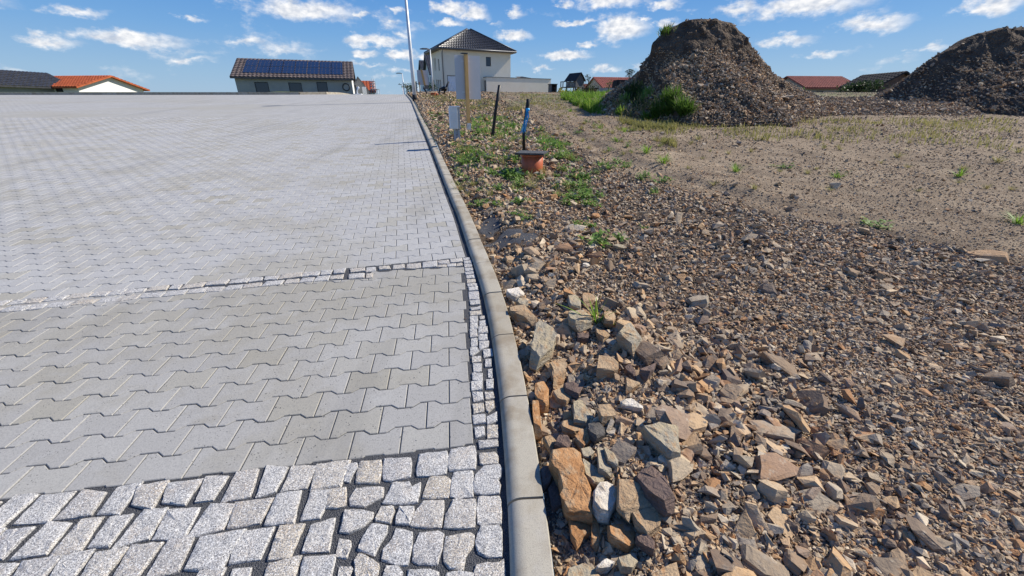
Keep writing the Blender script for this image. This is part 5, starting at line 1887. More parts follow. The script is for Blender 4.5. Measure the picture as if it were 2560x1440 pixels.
def big_house():
    Y0 = 60.0
    p = at(1107, 200, Y0)
    zg = 1.05
    W, Ld = 9.95, 5.8
    base = Vector((p.x, Y0, zg))
    h = empty('house', base, HBX, 'large two storey cream rendered house with a dark hipped tile roof', 'house')
    ze = at(1107, 119, Y0).z - zg            # eaves
    zr = 8.7 + (1.2 - zg)
    fw = [(.55, 1.85, .0, 2.32), (5.62, 6.32, 3.35, 4.95 - .2)]
    x_w0, x_w1 = 6.25, 6.98
    wz0, wz1 = at(1224, 163.5, 61.5).z - zg, at(1224, 139.5, 61.5).z - zg
    holes_f = [(.62, 2.35, -.3, at(1130, 188.5, 60.5).z - zg), (x_w0, x_w1, wz0, wz1)]
    mb = MB(); wall_with_holes(mb, 'y', 0, .3, 0, W, -1.2, ze, holes_f)
    side = [(1.2, 1.75, 3.55, 4.95), (2.9, 3.3, 3.7, 5.2), (3.55, 3.85, 3.7, 5.2), (1.0, 1.5, .6, 2.5), (1.9, 2.4, .4, 2.5), (2.8, 3.3, .4, 2.6), (4.4, 4.9, .5, 2.6)]
    wall_with_holes(mb, 'x', 0, .3, .3, Ld, -1.2, ze, side)
    mb.box((W - .3, .3, -1.2), (W, Ld, ze)); mb.box((.3, Ld - .3, -1.2), (W - .3, Ld, ze))
    mb.build('wall', M['plaster'], h)
    window(h, 'y', 0, x_w0, x_w1, wz0, wz1, .06)
    for s in side: window(h, 'x', 0, s[0], s[1], s[2], s[3], .10)
    # opening covered with wrinkled white foil
    f = holes_f[0]
    n = 18; V = []; F = []
    for i in range(n + 1):
        for j in range(n + 1):
            u, v = i / n, j / n
            V.append((f[0] + .08 + (f[1] - f[0] - .08) * u, .05 - .06 * math.sin(u * 9 + v * 5) * math.sin(v * 7 - u * 3) * .5 + random.gauss(0, .006), f[2] + .02 + (f[3] - f[2] - .09) * v))
    for i in range(n):
        for j in range(n): F.append((i * (n + 1) + j, (i + 1) * (n + 1) + j, (i + 1) * (n + 1) + j + 1, i * (n + 1) + j + 1))
    o = obj('foil_cover', mesh_np('foil_cover', V, F, smooth_=True), M['foil'], h)
    o['label'] = 'door opening covered with wrinkled white plastic foil'
    mb = MB(); mb.box((f[0], .0, f[2]), (f[0] + .07, .2, f[3])).box((f[0] + .07, .0, f[3] - .07), (f[1], .2, f[3])); mb.build('door_frame', M['window_frame'], h)
    # hipped roof
    ov = .62; e = ze - .02
    c = [(-ov, -ov, e), (W + ov, -ov, e), (W + ov, Ld + ov, e), (-ov, Ld + ov, e)]
    a1, a2 = (W / 2 - .25, Ld / 2, zr), (W / 2 + .25, Ld / 2, zr)
    roof = MB().add([*c, a1, a2], [(0, 1, 5, 4), (1, 2, 5), (2, 3, 4, 5), (3, 0, 4)]).build('roof', M['roof_tile'], h)
    tm = MB()
    tiled_plane(tm, c[0], c[1], a2, a1); tiled_plane(tm, c[3], c[0], a1, a1); tiled_plane(tm, c[1], c[2], a2, a2)
    tag(tm.build('tile_courses', M['roof_tile'], roof), kind='stuff')
    rg = MB()
    for q, ap in ((c[0], a1), (c[1], a2), (c[2], a2), (c[3], a1)): rg.tube([Vector(q) + Vector((0, 0, .05)), Vector(ap) + Vector((0, 0, .05))], .09, 8)
    rg.build('ridge_tiles', M['roof_tile'], roof)
    sf = MB(); sf.box((-ov + .02, -ov + .02, e - .19), (W + ov - .02, Ld + ov - .02, e - .015)); sf.build('soffit', M['eaves'], roof)
    gt = MB()
    for q, r_ in ((c[0], c[1]), (c[3], c[0]), (c[1], c[2])):
        gt.tube([Vector(q) + Vector((0, -.05 if q is c[0] else 0, -.06)), Vector(r_) + Vector((0, -.05 if q is c[0] else 0, -.06))], .075, 8)
    gt.build('gutter', M['zinc'], h)
    dp = MB(); dp.tube([(.12, -.5, e - .1), (.10, -.09, e - .55), (.10, -.09, -.5)], .055, 8); dp.build('downpipe', M['zinc'], h)
    # flat roofed garage in front of the right half
    g = empty('garage', base + Vector((0, 0, 0)), HBX, 'long flat roofed cream garage wing joined to the hipped roof house', 'garage')
    x0, x1, y0, y1, zt = 5.8, 15.9, -1.15, 4.6, at(1216, 192, 60.6).z - zg
    mb = MB(); wall_with_holes(mb, 'x', x0, .25, y0 + .25, -.02, -1, zt, [(-.85, -.12, -.4, zt - .35)])
    wall_with_holes(mb, 'y', y0, .25, x0, x1, -1, zt, [])
    mb.box((x1 - .25, y0 + .25, -1), (x1, y1, zt)); mb.box((W + .02, y1 - .25, -1), (x1 - .25, y1, zt))
    mb.build('wall', M['plaster'], g)
    MB().box((x0 + .11, -.83, -.4), (x0 + .15, -.14, zt - .37)).build('door', M['window_frame'], g)
    MB().box((x0 - .05, y0 - .05, zt + .001), (x1 + .05, -.02, zt + .07)).box((W + .02, -.018, zt + .001), (x1 + .05, y1 + .05, zt + .07)).build('roof_edge', M['zinc'], g)
    MB().box((12.35, y0 - .003, -.4), (12.37, y0 + .0, zt - .02)).build('joint_strip', M['plaster_white'], g)
    b = empty('roof_timber', base + Matrix.Rotation(HBX, 3, 'Z') @ Vector((13.0, 2.2, zt + .08)), HBX, 'low dark stack of boards lying on the garage roof', 'timber')
    mb = MB()
    for i in range(5): mb.box((-1.7 + i * .25, -.8 + i * .3, .03 + i * .05), (1.2 + i * .1, -.55 + i * .3, .08 + i * .05))
    mb.build('board', M['weathered_wood'], b)
    mb = MB(); mb.add([(-1.2, -.9, .1), (1.0, -.9, .16), (1.3, 1.0, .22), (-.8, 1.0, .42), (-.6, -.9, .34)], [(0, 1, 4), (1, 2, 3, 4), (0, 4, 3)]); mb.build('sheet', M['weathered_wood'], b)
    return base, zg


HB, HZ = big_house()


def gable_house(px_left, Yc, W, Ld, py_eave, py_ridge, zg, label, roof_mat, wall_mat, ridge='x', wins=(), rz=HAX, ov=.5, tile=True, name='house', side_wins=(), group=None):
    """front-left corner on the sight line of px_left; ridge along local x or y"""
    p = at(px_left, (py_eave + 235) / 2, Yc)
    h = empty(name, (p.x, Yc, zg), rz, label, 'house' if name == 'house' else name.split('_')[-1], group)
    ze = at(px_left, py_eave, Yc).z - zg
    zr = at(px_left, py_ridge, Yc + (Ld / 2 if ridge == 'x' else Ld * .2)).z - zg
    mb = MB(); wall_with_holes(mb, 'y', 0, .3, 0, W, -2, ze, list(wins)); wall_with_holes(mb, 'x', 0, .3, .3, Ld, -2, ze, list(side_wins))
    mb.box((W - .3, .3, -2), (W, Ld, ze)); mb.box((.3, Ld - .3, -2), (W - .3, Ld, ze))
    if ridge == 'x':
        for x in (0, W - .3): mb.add([(x, .01, ze), (x, Ld - .01, ze), (x, Ld / 2, zr - .08), (x + .3, .01, ze), (x + .3, Ld - .01, ze), (x + .3, Ld / 2, zr - .08)], [(0, 2, 1), (3, 4, 5), (0, 3, 5, 2), (1, 2, 5, 4), (0, 1, 4, 3)])
        k = (zr - ze) / (Ld / 2)
        c = [(-ov, -ov, ze - ov * k), (W + ov, -ov, ze - ov * k), (W + ov, Ld / 2, zr), (-ov, Ld / 2, zr), (-ov, Ld + ov, ze - ov * k), (W + ov, Ld + ov, ze - ov * k)]
        planes = [(0, 1, 2, 3), (5, 4, 3, 2)]
    else:
        for y in (0, Ld - .3): mb.add([(.01, y, ze), (W - .01, y, ze), (W / 2, y, zr - .08), (.01, y + .3, ze), (W - .01, y + .3, ze), (W / 2, y + .3, zr - .08)], [(0, 1, 2), (3, 5, 4), (0, 2, 5, 3), (1, 4, 5, 2), (0, 3, 4, 1)])
        k = (zr - ze) / (W / 2)
        c = [(-ov, -ov, ze - ov * k), (-ov, Ld + ov, ze - ov * k), (W / 2, Ld + ov, zr), (W / 2, -ov, zr), (W + ov, -ov, ze - ov * k), (W + ov, Ld + ov, ze - ov * k)]
        planes = [(1, 0, 3, 2), (4, 5, 2, 3)]
    mb.build('wall', M[wall_mat], h)
    V = list(c) + [(x, y, z - .16) for x, y, z in c]
    F = [tuple(q) for q in planes] + [tuple(i + 6 for i in q[::-1]) for q in planes]
    if ridge == 'x': rim = [0, 1, 2, 5, 4, 3]
    else: rim = [0, 3, 4, 5, 2, 1]
    for i in range(6): a, b = rim[i], rim[(i + 1) % 6]; F.append((a, b, b + 6, a + 6))
    roof = MB().add(V, F).build('roof', M[roof_mat], h)
    if tile:
        tm = MB()
        for q in planes: tiled_plane(tm, *[c[i] for i in q], course=.4, tile=.36)
        tag(tm.build('tile_courses', M[roof_mat], roof), kind='stuff')
    for w_ in wins: window(h, 'y', 0, *w_, .06)
    for w_ in side_wins: window(h, 'x', 0, *w_, .06)
    return h, c, ze, zr


gable_house(1081, 77, 8.5, 9.0, 180, 137, .8, 'white gabled house with a tiled roof just behind the hipped roof house', 'roof_tile', 'plaster_white', 'x',
            side_wins=[(1.6, 2.4, .8, 4.2), (4.2, 4.9, 1.6, 4.3), (6.5, 7.3, .6, 4.0)])
gable_house(1064, 100, 9, 10, 185, 151, .6, 'farthest house of the right hand row, only its dark roof and white gable showing', 'roof_tile', 'plaster_white', 'x')

# houses on the left beyond the square
hA, cA, zeA, zrA = gable_house(590, 43.5, 10.6, 8.0, 188, 146, .85, 'tan rendered house on the left with a dark roof and solar panels', 'roof_brown', 'plaster_tan', 'x',
                               wins=[(1.6, 2.8, .5, 1.5), (4.6, 5.8, .5, 1.5), (7.2, 8.2, -.2, 1.6)], rz=HAX, ov=.3)
sp = MB()
k_ = (zrA - cA[0][2]) / (4.3)
for i in range(8):
    for j in range(2):
        x0 = .7 + i * 1.15; t0, t1 = .18 + j * .36, .18 + j * .36 + .34
        P = [(x0, cA[0][1] + (cA[3][1] - cA[0][1]) * t, cA[0][2] + (cA[3][2] - cA[0][2]) * t + .09) for t in (t0, t1)]
        m_ = MB().add([P[0], (x0 + 1.08, P[0][1], P[0][2]), (x0 + 1.08, P[1][1], P[1][2]), P[1], (P[0][0], P[0][1], P[0][2] - .04), (x0 + 1.08, P[0][1], P[0][2] - .04), (x0 + 1.08, P[1][1], P[1][2] - .04), (P[1][0], P[1][1], P[1][2] - .04)],
                      [(0, 1, 2, 3), (7, 6, 5, 4), (0, 4, 5, 1), (1, 5, 6, 2), (2, 6, 7, 3), (3, 7, 4, 0)])
        m_.build('solar_panel', M['solar'], hA)
MB().box((10.605, .02, -1), (10.63, 7.9, zeA - .02)).build('sunlit_end_face', M['plaster_white'], hA)  # sunshine on the end wall, put into the colour of a thin white facing
pts = []
mb = MB(); mb.tube([(10.0 + .33 * math.cos(a), -.03, 1.15 + .33 * math.sin(a)) for a in np.linspace(0, 6.283, 21)], .05, 8, False); mb.build('wall_ring', M['window_frame'], hA)
gable_house(876, 52, 2.1, 6.0, 226, 192, .75, 'low dark grey gabled annex beside the tan house', 'zinc', 'plaster_grey', 'y', rz=HAX, ov=.12, tile=False)
o = at(906, 225, 50.5)
d_ = empty('white_panel', (o.x, 50.5, .7), R(5), 'tall white panel standing against the dark grey annex', 'panel')
MB().box((0, 0, 0), (.42, .04, at(906, 217, 50.5).z - .7)).build('sheet', M['white_plastic'], d_)
MB().box((.0, .05, 0), (.05, .3, .9)).build('prop', M['weathered_wood'], d_)
gable_house(896, 63, 2.3, 7.5, 228, 202, .5, 'far house with a steep bright orange tiled roof beside the scaffold', 'orange_tile', 'plaster_white', 'x', rz=HAX, ov=.1)
gable_house(62, 52, 7.0, 8.0, 214, 190, .8, 'distant house with an orange tiled roof near the left edge', 'orange_tile', 'plaster_white', 'x', rz=R(-6), wins=[(1, 2, .4, 1.4), (4, 5, .4, 1.4)])
gable_house(-160, 46, 5.5, 8.0, 205, 170, .85, 'grey gabled house cut off by the left edge of the picture', 'roof_tile', 'plaster_grey', 'y', rz=R(-8))


def scaffold():
    o = at(929, 235, 63)
    z0 = .3
    s = empty('scaffold', (o.x, 63, z0), 0, 'thin metal scaffold tower beside the orange roofed house', 'scaffold')
    H = at(929, 198, 63).z - z0
    k = 63 * .9 / 1000
    def lvl(y): return at(929, y, 63).z - z0
    for (x, top) in ((0, lvl(204)), (4.5 * k, lvl(196)), (8.5 * k, lvl(205)), (12 * k, lvl(222)), (16 * k, lvl(223))):
        for y in (0, .9):
            MB().tube([(x, y, 0), (x, y, top)], .035, 6).build('standard', M['scaffold'], s)
    for zz, x1 in ((lvl(224), 16.5), (lvl(216), 9), (lvl(210), 9), (lvl(204.5), 9)):
        MB().bar((-.1, 0, zz), (x1 * k, 0, zz), .05, .06).build('ledger', M['scaffold'], s)
        MB().box((-.1, .05, zz + .04), (x1 * k, .85, zz + .08)).build('deck', M['weathered_wood'], s)
    for a, b in (((0, 0, lvl(224)), (8.5 * k, 0, lvl(216))), ((8.5 * k, 0, lvl(216)), (0, 0, lvl(210)))):
        MB().bar(a, b, .035, .035).build('brace', M['scaffold'], s)


scaffold()


def ornament():
    o = at(894, 232, 36)
    z0 = at(894, 233.5, 36).z - .12
    t = empty('garden_ornament', (o.x, 36, z0), 0, 'small white ornament on a low white base in front of the tan house', 'ornament')
    k = 36 * .95 / 1000
    MB().box((-9 * k, -.15, 0), (9 * k, .35, .09), .02).build('base', M['white_plastic'], t)
    MB().tube([(-.05, .1, .09), (-.06, .1, .35), (.02, .1, .42), (-.02, .1, .58)], [.07, .05, .08, .04], 10).build('stem', M['white_plastic'], t)
    MB().tube([(-.12, .12, .1), (-.1, .12, .5), (-.16, .12, .72)], [.05, .07, .06], 8).build('figure', M['black_plastic'], t)
    MB().tube([(.08, .1, .42), (.1, .1, .55), (.06, .1, .62)], [.05, .07, .03], 8).build('cup', M['white_plastic'], t)


ornament()


# ------------------------------------------------------------------ trees and shrubs
def crown_mesh(seed, n, shape, leaf, flat=1.0):
    g = random.Random(seed); V = []; F = []; tone = []
    cl = []
    for _ in range(14):
        u = Vector((g.gauss(0, 1), g.gauss(0, 1), g.gauss(0, 1))).normalized() * g.uniform(.3, .95)
        cl.append(Vector((u.x * shape[0], u.y * shape[1], shape[2] + u.z * shape[3])))
    for i in range(n):
        c = g.choice(cl); p = c + Vector((g.gauss(0, .22 * shape[0]), g.gauss(0, .22 * shape[1]), g.gauss(0, .2 * shape[3])))
        d = Vector((g.gauss(0, 1), g.gauss(0, 1), g.gauss(0, .7))).normalized(); s = d.cross(Vector((g.gauss(0, 1), g.gauss(0, 1), g.gauss(0, 1)))).normalized()
        L_ = leaf * g.uniform(.6, 1.4); o = len(V)
        V += [tuple(p), tuple(p + d * L_ * .5 + s * L_ * .35), tuple(p + d * L_), tuple(p + d * L_ * .5 - s * L_ * .35)]
        F.append((o, o + 1, o + 2, o + 3)); tone += [g.random()] * 4
    return mesh_np('crown', V, F, tone=np.array(tone) * .6)


def shrub(px, py, Y, w, h, label, mat='mid_leaf', n=500, cat='shrub', zg=None, leaf=.09, group=None, name='shrub'):
    o = at(px, py, Y); z = gz(o.x, o.y) if zg is None else zg
    t = empty(name, (o.x, Y, z), 0, label, cat, group)
    obj('crown', crown_mesh(int(px), n, (w * .5, w * .4, h * .55, h * .45), leaf), M[mat], t)
    r = random.Random(int(px))
    mb = MB()
    for i in range(4): mb.tube([(r.gauss(0, .04), r.gauss(0, .04), -.1), (r.gauss(0, w * .15), r.gauss(0, w * .1), h * .7)], [.02, .008], 5)
    mb.build('stem', M['bark'], t)
    return t


shrub(1024, 230, 30, .9, .75, 'small shrub at the end of the kerb on the crest of the road', 'mid_leaf', 260, leaf=.08)
shrub(1018, 228, 34, .6, .7, 'sparse reddish twiggy bush left of the nearest lamp pole', 'dry_stem', 120, leaf=.06)
shrub(1077, 230, 40, 1.5, .9, 'dark green bush in front of the white gabled house', 'dark_leaf', 500)
shrub(1404, 231, 50, 1.3, .9, 'yellow green shrub at the foot of the slide', 'yellow_leaf', 300, leaf=.12)
shrub(1432, 231, 52, 3.0, .95, 'low undergrowth below the wooden playhouse', 'mid_leaf', 600, leaf=.1)
shrub(1472, 228, 52, 1.9, 1.3, 'green bush right of the playhouse below the thin tree', 'dark_leaf', 350, leaf=.12)
shrub(1530, 228, 50, 1.7, 1.6, 'light green bush in front of the red roofed house', 'mid_leaf', 500, leaf=.12)
shrub(1393, 232, 54, 1.2, .7, 'small dark bush beside the black box at the garage end', 'dark_leaf', 200)
for (px, py, Y, w, h, lab) in ((1780, 232, 50, 6, 2.6, 'wide dark bush behind the strip of grass, right of the heap'), (1900, 232, 56, 4, 1.6, 'lower bush right of the wide dark bush'),
                               (2150, 232, 50, 4.5, 1.8, 'bush between the red roofed house and the dark shed on the right'), (2275, 232, 45, 3, 1.6, 'bush left of the second heap')):
    shrub(px, py, Y, w, h, lab, 'dark_leaf', 1100, leaf=.22)


def thin_tree():
    o = at(1468, 232, 52); z = gz(o.x, 52) - .1
    t = empty('young_tree', (o.x, 52, z), 0, 'thin young tree with dark leaves right of the playhouse', 'tree')
    H = at(1465, 186, 52).z - z
    MB().tube([(0, 0, 0), (.1, 0, H * .5), (-.1, 0, H * .97)], [.05, .035, .012], 7).build('trunk', M['bark'], t)
    mb = MB(); g = random.Random(4); V = []; F = []; tone = []
    for i in range(15):
        zz = H * (.3 + .68 * i / 15); a = g.uniform(0, 6.28); L_ = .75 * (1.15 - i / 15)
        tip = Vector((math.cos(a) * L_, math.sin(a) * L_ * .6, zz + .2 * L_)); mb.tube([(0, 0, zz - .1), tuple(tip)], [.015, .006], 5)
        for k in range(22):
            p = Vector((0, 0, zz)).lerp(tip, g.uniform(.55, 1.1)) + Vector((g.gauss(0, .12), g.gauss(0, .1), g.gauss(0, .09)))
            d = Vector((g.gauss(0, 1), g.gauss(0, 1), g.gauss(0, 1))).normalized(); s = d.orthogonal().normalized(); o_ = len(V); l_ = .11
            V += [tuple(p), tuple(p + d * l_ * .5 + s * l_ * .4), tuple(p + d * l_), tuple(p + d * l_ * .5 - s * l_ * .4)]; F.append((o_, o_ + 1, o_ + 2, o_ + 3)); tone += [g.random() * .6] * 4
    mb.build('branch', M['bark'], t)
    obj('crown', mesh_np('crown', V, F, tone=np.array(tone)), M['dark_leaf'], t)
    o = at(1572, 210, 80); t = empty('pine_tree', (o.x, 80, 1.0), 0, 'dark conifer top showing above the red roof', 'tree')
    H = at(1572, 172, 80).z - 1.0
    MB().tube([(0, 0, 0), (0, 0, H * .96)], [.16, .03], 8).build('trunk', M['bark'], t)
    V = []; F = []; tone = []
    for i in range(900):
        f = g.random() ** .7; zz = H * (.35 + .65 * f); rad = (1.0 - f) * 1.5 + .35 + .35 * math.sin(f * 22)
        a = g.uniform(0, 6.28); rr = rad * math.sqrt(g.random())
        p = Vector((math.cos(a) * rr, math.sin(a) * rr, zz - rr * .15)); d = Vector((math.cos(a), math.sin(a), -.2)).normalized(); s = Vector((-math.sin(a), math.cos(a), 0)); o_ = len(V); l_ = .34
        V += [tuple(p), tuple(p + d * l_ * .5 + s * l_ * .3), tuple(p + d * l_), tuple(p + d * l_ * .5 - s * l_ * .3)]; F.append((o_, o_ + 1, o_ + 2, o_ + 3)); tone += [g.random() * .6] * 4
    obj('crown', mesh_np('crown', V, F, tone=np.array(tone)), M['dark_leaf'], t)


thin_tree()


# ------------------------------------------------------------------ things in the background
def background_things():
    # second sign
    Y = 27.0
    o = at(1046, 237, Y); z = gz(o.x, Y)
    t = empty('sign', (o.x, Y, z - .1), R(18), 'smaller grey sign board with a wooden post near the crest of the road', 'sign')
    zz = lambda y: at(1046, y, Y).z - z + .1
    xx = lambda x: (at(x, 190, Y).x - o.x) / math.cos(R(18))
    MB().box((xx(1043), 0, zz(212)), (xx(1069), .03, zz(175))).build('board', M['sign_back'], t)
    MB().bar((xx(1053.5), -.05, zz(174)), (xx(1060), -.05, zz(220)), .10, .05, (0, 1, 0)).build('brace', M['post_wood'], t)
    MB().box((xx(1045.5), -.04, 0), (xx(1048), .0, zz(205))).build('post', M['post_wood'], t)
    MB().box((xx(1058), -.1, zz(222)), (xx(1067), .06, zz(213))).build('bracket', M['eaves'], t)
    # leaning dark pipe
    b, tp = at(1072, 239, 24), at(1058.5, 219, 24)
    t = empty('cable_duct', b, 0, 'thin black pipe leaning left in front of the small sign board', 'pipe', 'black pipes sticking out of the verge')
    MB().tube([Vector((.02, 0, -.15)), Vector((0, 0, 0)), tp - b], .045, 10).build('tube', M['black_plastic'], t)
    MB().tube([tp - b, (tp - b) * 1.01], .038, 10).build('end_cap', M['dark_rubber'], t)
    # terracotta coloured pipe stub
    b = at(1085, 243, 22); z = gz(b.x, 22) - .03
    t = empty('inspection_shaft', (b.x, 22, z), 0, 'short slanted orange pipe stub in the rubble in front of the house', 'drain shaft')
    MB().tube([(.0, 0, -.1), (-.02, 0, .19)], [.13, .15], 20, False).build('shaft', M['orange_plastic'], t)
    MB().tube([(-.02, 0, .185), (-.021, 0, .205)], .16, 20, True).build('lid', M['orange_plastic'], t)
    MB().tube([(.15, -.02, .02), (.19, -.02, .18)], .045, 10).build('branch', M['orange_plastic'], t)
    # bent black hose with a stick
    Yh = 23.5
    P = [at(a, b_, Yh) for a, b_ in ((1096, 241), (1098, 230), (1100, 222), (1106, 219), (1112, 218), (1117, 222), (1118, 230))]
    z = P[0].z
    t = empty('hose', P[0], 0, 'bent black corrugated hose and stake in front of the foil covered door', 'hose')
    MB().tube([p - P[0] for p in P[:5]], .035, 8).build('hose_loop', M['black_plastic'], t)
    q = [at(a, b_, Yh) - P[0] for a, b_ in ((1109, 238), (1113, 224), (1121.5, 204))]
    MB().tube(q, .045, 8).build('stake', M['black_plastic'], t)
    MB().tube([at(1103, 224, Yh) - P[0], at(1110, 221, Yh) - P[0], at(1117, 224, Yh) - P[0]], [.07, .12, .08], 8).build('bundle', M['black_plastic'], t)
    # marker posts left of the small sign
    for (a, b_, c_, Yp, lab) in ((1031, 236, 216, 31, 'short pale stone gate post left of the nearest lamp pole'), (1041, 236, 205, 33, 'slim pale post right of the nearest lamp pole')):
        p = at(a, b_, Yp); h_ = at(a, c_, Yp).z - p.z
        t = empty('post', (p.x, Yp, p.z - .1), R(15), lab, 'post')
        MB().box((-.10, -.08, 0), (.10, .08, h_ + .1), .015).build('shaft', M['plaster_grey'], t)
        MB().box((-.12, -.1, h_ + .101), (.12, .1, h_ + .15), .01).build('cap', M['plaster_white'], t)
    # small dark animal-like sack by the garage corner
    p = at(1205, 233, 45); t = empty('sack', (p.x, 45, gz(p.x, 45)), 0, 'small dark brown sack by the left end of the garage', 'sack')
    mb = MB(); mb.tube([(0, 0, -.05), (0, 0, .12), (.05, 0, .28), (.06, 0, .36)], [.17, .2, .12, .03], 10); mb.build('bag', M['brown_shed'], t)
    MB().tube([(.055, 0, .34), (.06, 0, .4)], [.02, .06], 8).build('neck', M['brown_shed'], t)
    # dark box at the end of the garage
    p = at(1376, 232, 56); z = gz(p.x, 56) - .3; k = 56 * .93 / 1000
    t = empty('storage_box', (p.x + .1, 56, z), HAX, 'dark open shed box standing at the right end of the garage', 'shed')
    H = at(1383, 211, 56).z - z
    MB().box((0, 0, 0), (.06, 1.0, H)).box((13.5 * k, 0, 0), (13.5 * k + .06, 1.0, H)).box((.06, .95, 0), (13.5 * k, 1.0, H)).build('wall', M['weathered_wood'], t)
    MB().box((-.05, -.1, H + .002), (13.5 * k + .11, 1.1, H + .07)).build('roof', M['dark_roofing'], t)
    MB().bar((.75, -.02, .2), (.45, -.02, H * .8), .12, .04).build('board', M['brown_shed'], t)
    MB().box((-.6, -.3, .0), (-.05, .2, .45)).box((.1, .1, 0), (.6, .7, .7)).build('crate', M['mesh_dark'], t)
    # wooden playhouse on stilts
    Yp = 54.0; p = at(1438, 233, Yp); z = gz(p.x, Yp) - .25
    t = empty('playhouse', (p.x, Yp, z), R(35), 'grey wooden playhouse on stilts with a dark gabled roof and slide', 'playhouse')
    zz = lambda y: at(1440, y, Yp).z - z
    fl, ev, rg_ = zz(217.5), zz(198), zz(181)
    Wg, Lg = 1.35, 1.75; xm = Wg / 2
    for x in (.06, Wg - .06):
        for y in (.06, Lg - .06): MB().box((x - .06, y - .06, 0), (x + .06, y + .06, fl)).build('leg', M['weathered_wood'], t)
    MB().box((-.1, -.1, fl), (Wg + .1, Lg + 1.0, fl + .08)).build('deck', M['weathered_wood'], t)
    nb = 7
    for i in range(nb):
        za, zb_ = fl + .085 + (ev - fl - .085) * i / nb, fl + .085 + (ev - fl - .085) * (i + .94) / nb
        MB().box((0, 0, za), (Wg, .04, zb_)).build('plank', M['weathered_wood'], t)
        if i >= 5: MB().box((0, .045, za), (.04, .45, zb_)).box((0, .85, za), (.04, 1.2, zb_)).box((0, 1.6, za), (.04, Lg, zb_)).build('plank', M['weathered_wood'], t)
        else: MB().box((0, .045, za), (.04, Lg, zb_)).build('plank', M['weathered_wood'], t)
        if i < 5: MB().box((Wg - .04, .045, za), (Wg, Lg, zb_)).build('plank', M['weathered_wood'], t)
    for y in (.0, Lg - .04):
        MB().add([(0, y, ev), (Wg, y, ev), (xm, y, rg_ - .06), (0, y + .04, ev), (Wg, y + .04, ev), (xm, y + .04, rg_ - .06)], [(0, 1, 2), (5, 4, 3), (0, 3, 4, 1), (1, 4, 5, 2), (2, 5, 3, 0)]).build('gable', M['weathered_wood'], t)
    rf = MB(); th_ = .07; k_ = (rg_ - ev) / xm
    for xe in (-.16, Wg + .16):
        ze_ = ev - .16 * k_ + .03
        q = [(xe, -.2, ze_), (xe, Lg + .2, ze_), (xm, Lg + .2, rg_ + .03), (xm, -.2, rg_ + .03)]
        rf.add(q + [(x_, y_, z_ - th_) for x_, y_, z_ in q], [(0, 1, 2, 3), (7, 6, 5, 4), (0, 4, 5, 1), (1, 5, 6, 2), (2, 6, 7, 3), (3, 7, 4, 0)])
    rf.build('roof', M['dark_roofing'], t)
    for (x, y) in ((-.05, Lg + .9), (-.05, Lg + .5), (Wg, Lg + .9)): MB().box((x, y, fl), (x + .09, y + .09, zz(202))).build('railing_post', M['weathered_wood'], t)
    MB().box((-.06, Lg + .05, zz(203)), (.05, Lg + 1.0, zz(201))).build('rail', M['weathered_wood'], t)
    MB().bar((-.1, Lg + .7, fl - .02), (-1.0, Lg + 1.0, .1), .10, .42, (0, 1, 0)).build('slide', M['slide'], t)
    MB().box((.1, .3, fl * .45), (Wg - .1, .36, fl * .6)).build('cross_beam', M['weathered_wood'], t)
    # orange toy and white oddments in front of the playhouse
    p = at(1436, 233, 48); t = empty('toy', (p.x, 48, gz(p.x, 48)), 0, 'small orange toy on the ground below the playhouse', 'toy')
    MB().tube([(0, 0, 0), (0, 0, .12), (0, 0, .32)], [.13, .10, .03], 10).build('body', M['orange_toy'], t); MB().box((-.16, -.16, -.02), (.16, .16, .02)).build('foot', M['orange_toy'], t)
    p = at(1464, 231, 48); t = empty('sacks', (p.x, 48, gz(p.x, 48)), 0, 'row of low white sacks right of the playhouse', 'sack')
    for i in range(3): MB().tube([(-.33 + i * .3, 0, .08), (-.2 + i * .3, .02, .13), (-.07 + i * .3, 0, .08)], [.05, .12, .05], 8).build('sack', M['white_plastic'], t)
    # red roofed houses
    gable_house(1513, 66, 11, 9, 222, 192.5, .6, 'house with a large faded red tiled roof left of the spoil heap', 'red_tile', 'plaster_tan', 'x', ov=.25, rz=R(12))
    gable_house(1474, 72, 5.5, 7, 224, 210, .6, 'lower red roofed house behind the thin young tree', 'red_tile', 'plaster_tan', 'x', ov=.2, rz=R(12))
    p = at(1473, 232, 53); z = gz(p.x, 53) - .2; kx = 53 * .93 / 1000
    t = empty('hut', (p.x, 53, z), R(8), 'low brown hut with a flat dark roof in front of the red roofs', 'hut')
    H = at(1480, 222, 53).z - z
    MB().box((0, 0, 0), (19 * kx, 1.6, H)).build('wall', M['brown_shed'], t); MB().box((-.15, -.2, H + .002), (22 * kx, 1.8, H + .12)).build('roof', M['dark_roofing'], t)
    # dark mesh covered crate on stilts behind the heap
    p = at(1541, 232, 46); z = gz(p.x, 46); kx = 46 * .93 / 1000
    t = empty('mesh_enclosure', (p.x, 46, z), R(10), 'dark mesh covered enclosure with rounded corner behind the spoil heap', 'enclosure')
    H = at(1545, 199, 46).z - z
    MB().box((0, 0, 0), (40 * kx, 1.4, H), .10).build('cover', M['mesh_dark'], t)
    for x in (6, 17, 28): MB().box((x * kx, -.03, .1), (x * kx + .06, -.003, H - .1)).build('post', M['brown_shed'], t)
    MB().box((7 * kx, -.02, .6), (16 * kx, -.004, H - .2)).box((19 * kx, -.02, .6), (27 * kx, -.004, H - .2)).build('panel', M['brown_shed'], t)
    b, tp = at(1520.5, 232, 44), at(1523, 212, 44)
    t = empty('fence_post', b, 0, 'bent dark post in front of the red roofed house', 'post')
    MB().tube([Vector((0, 0, -.2)), Vector((0, 0, .4)), tp - b + Vector((0, 0, -.2)), tp - b + Vector((.12, 0, .1))], .045, 8).build('shaft', M['mesh_dark'], t)
    MB().box((-.9, -.02, -.1), (.6, .04, .42)).build('low_wall', M['plaster_grey'], t)
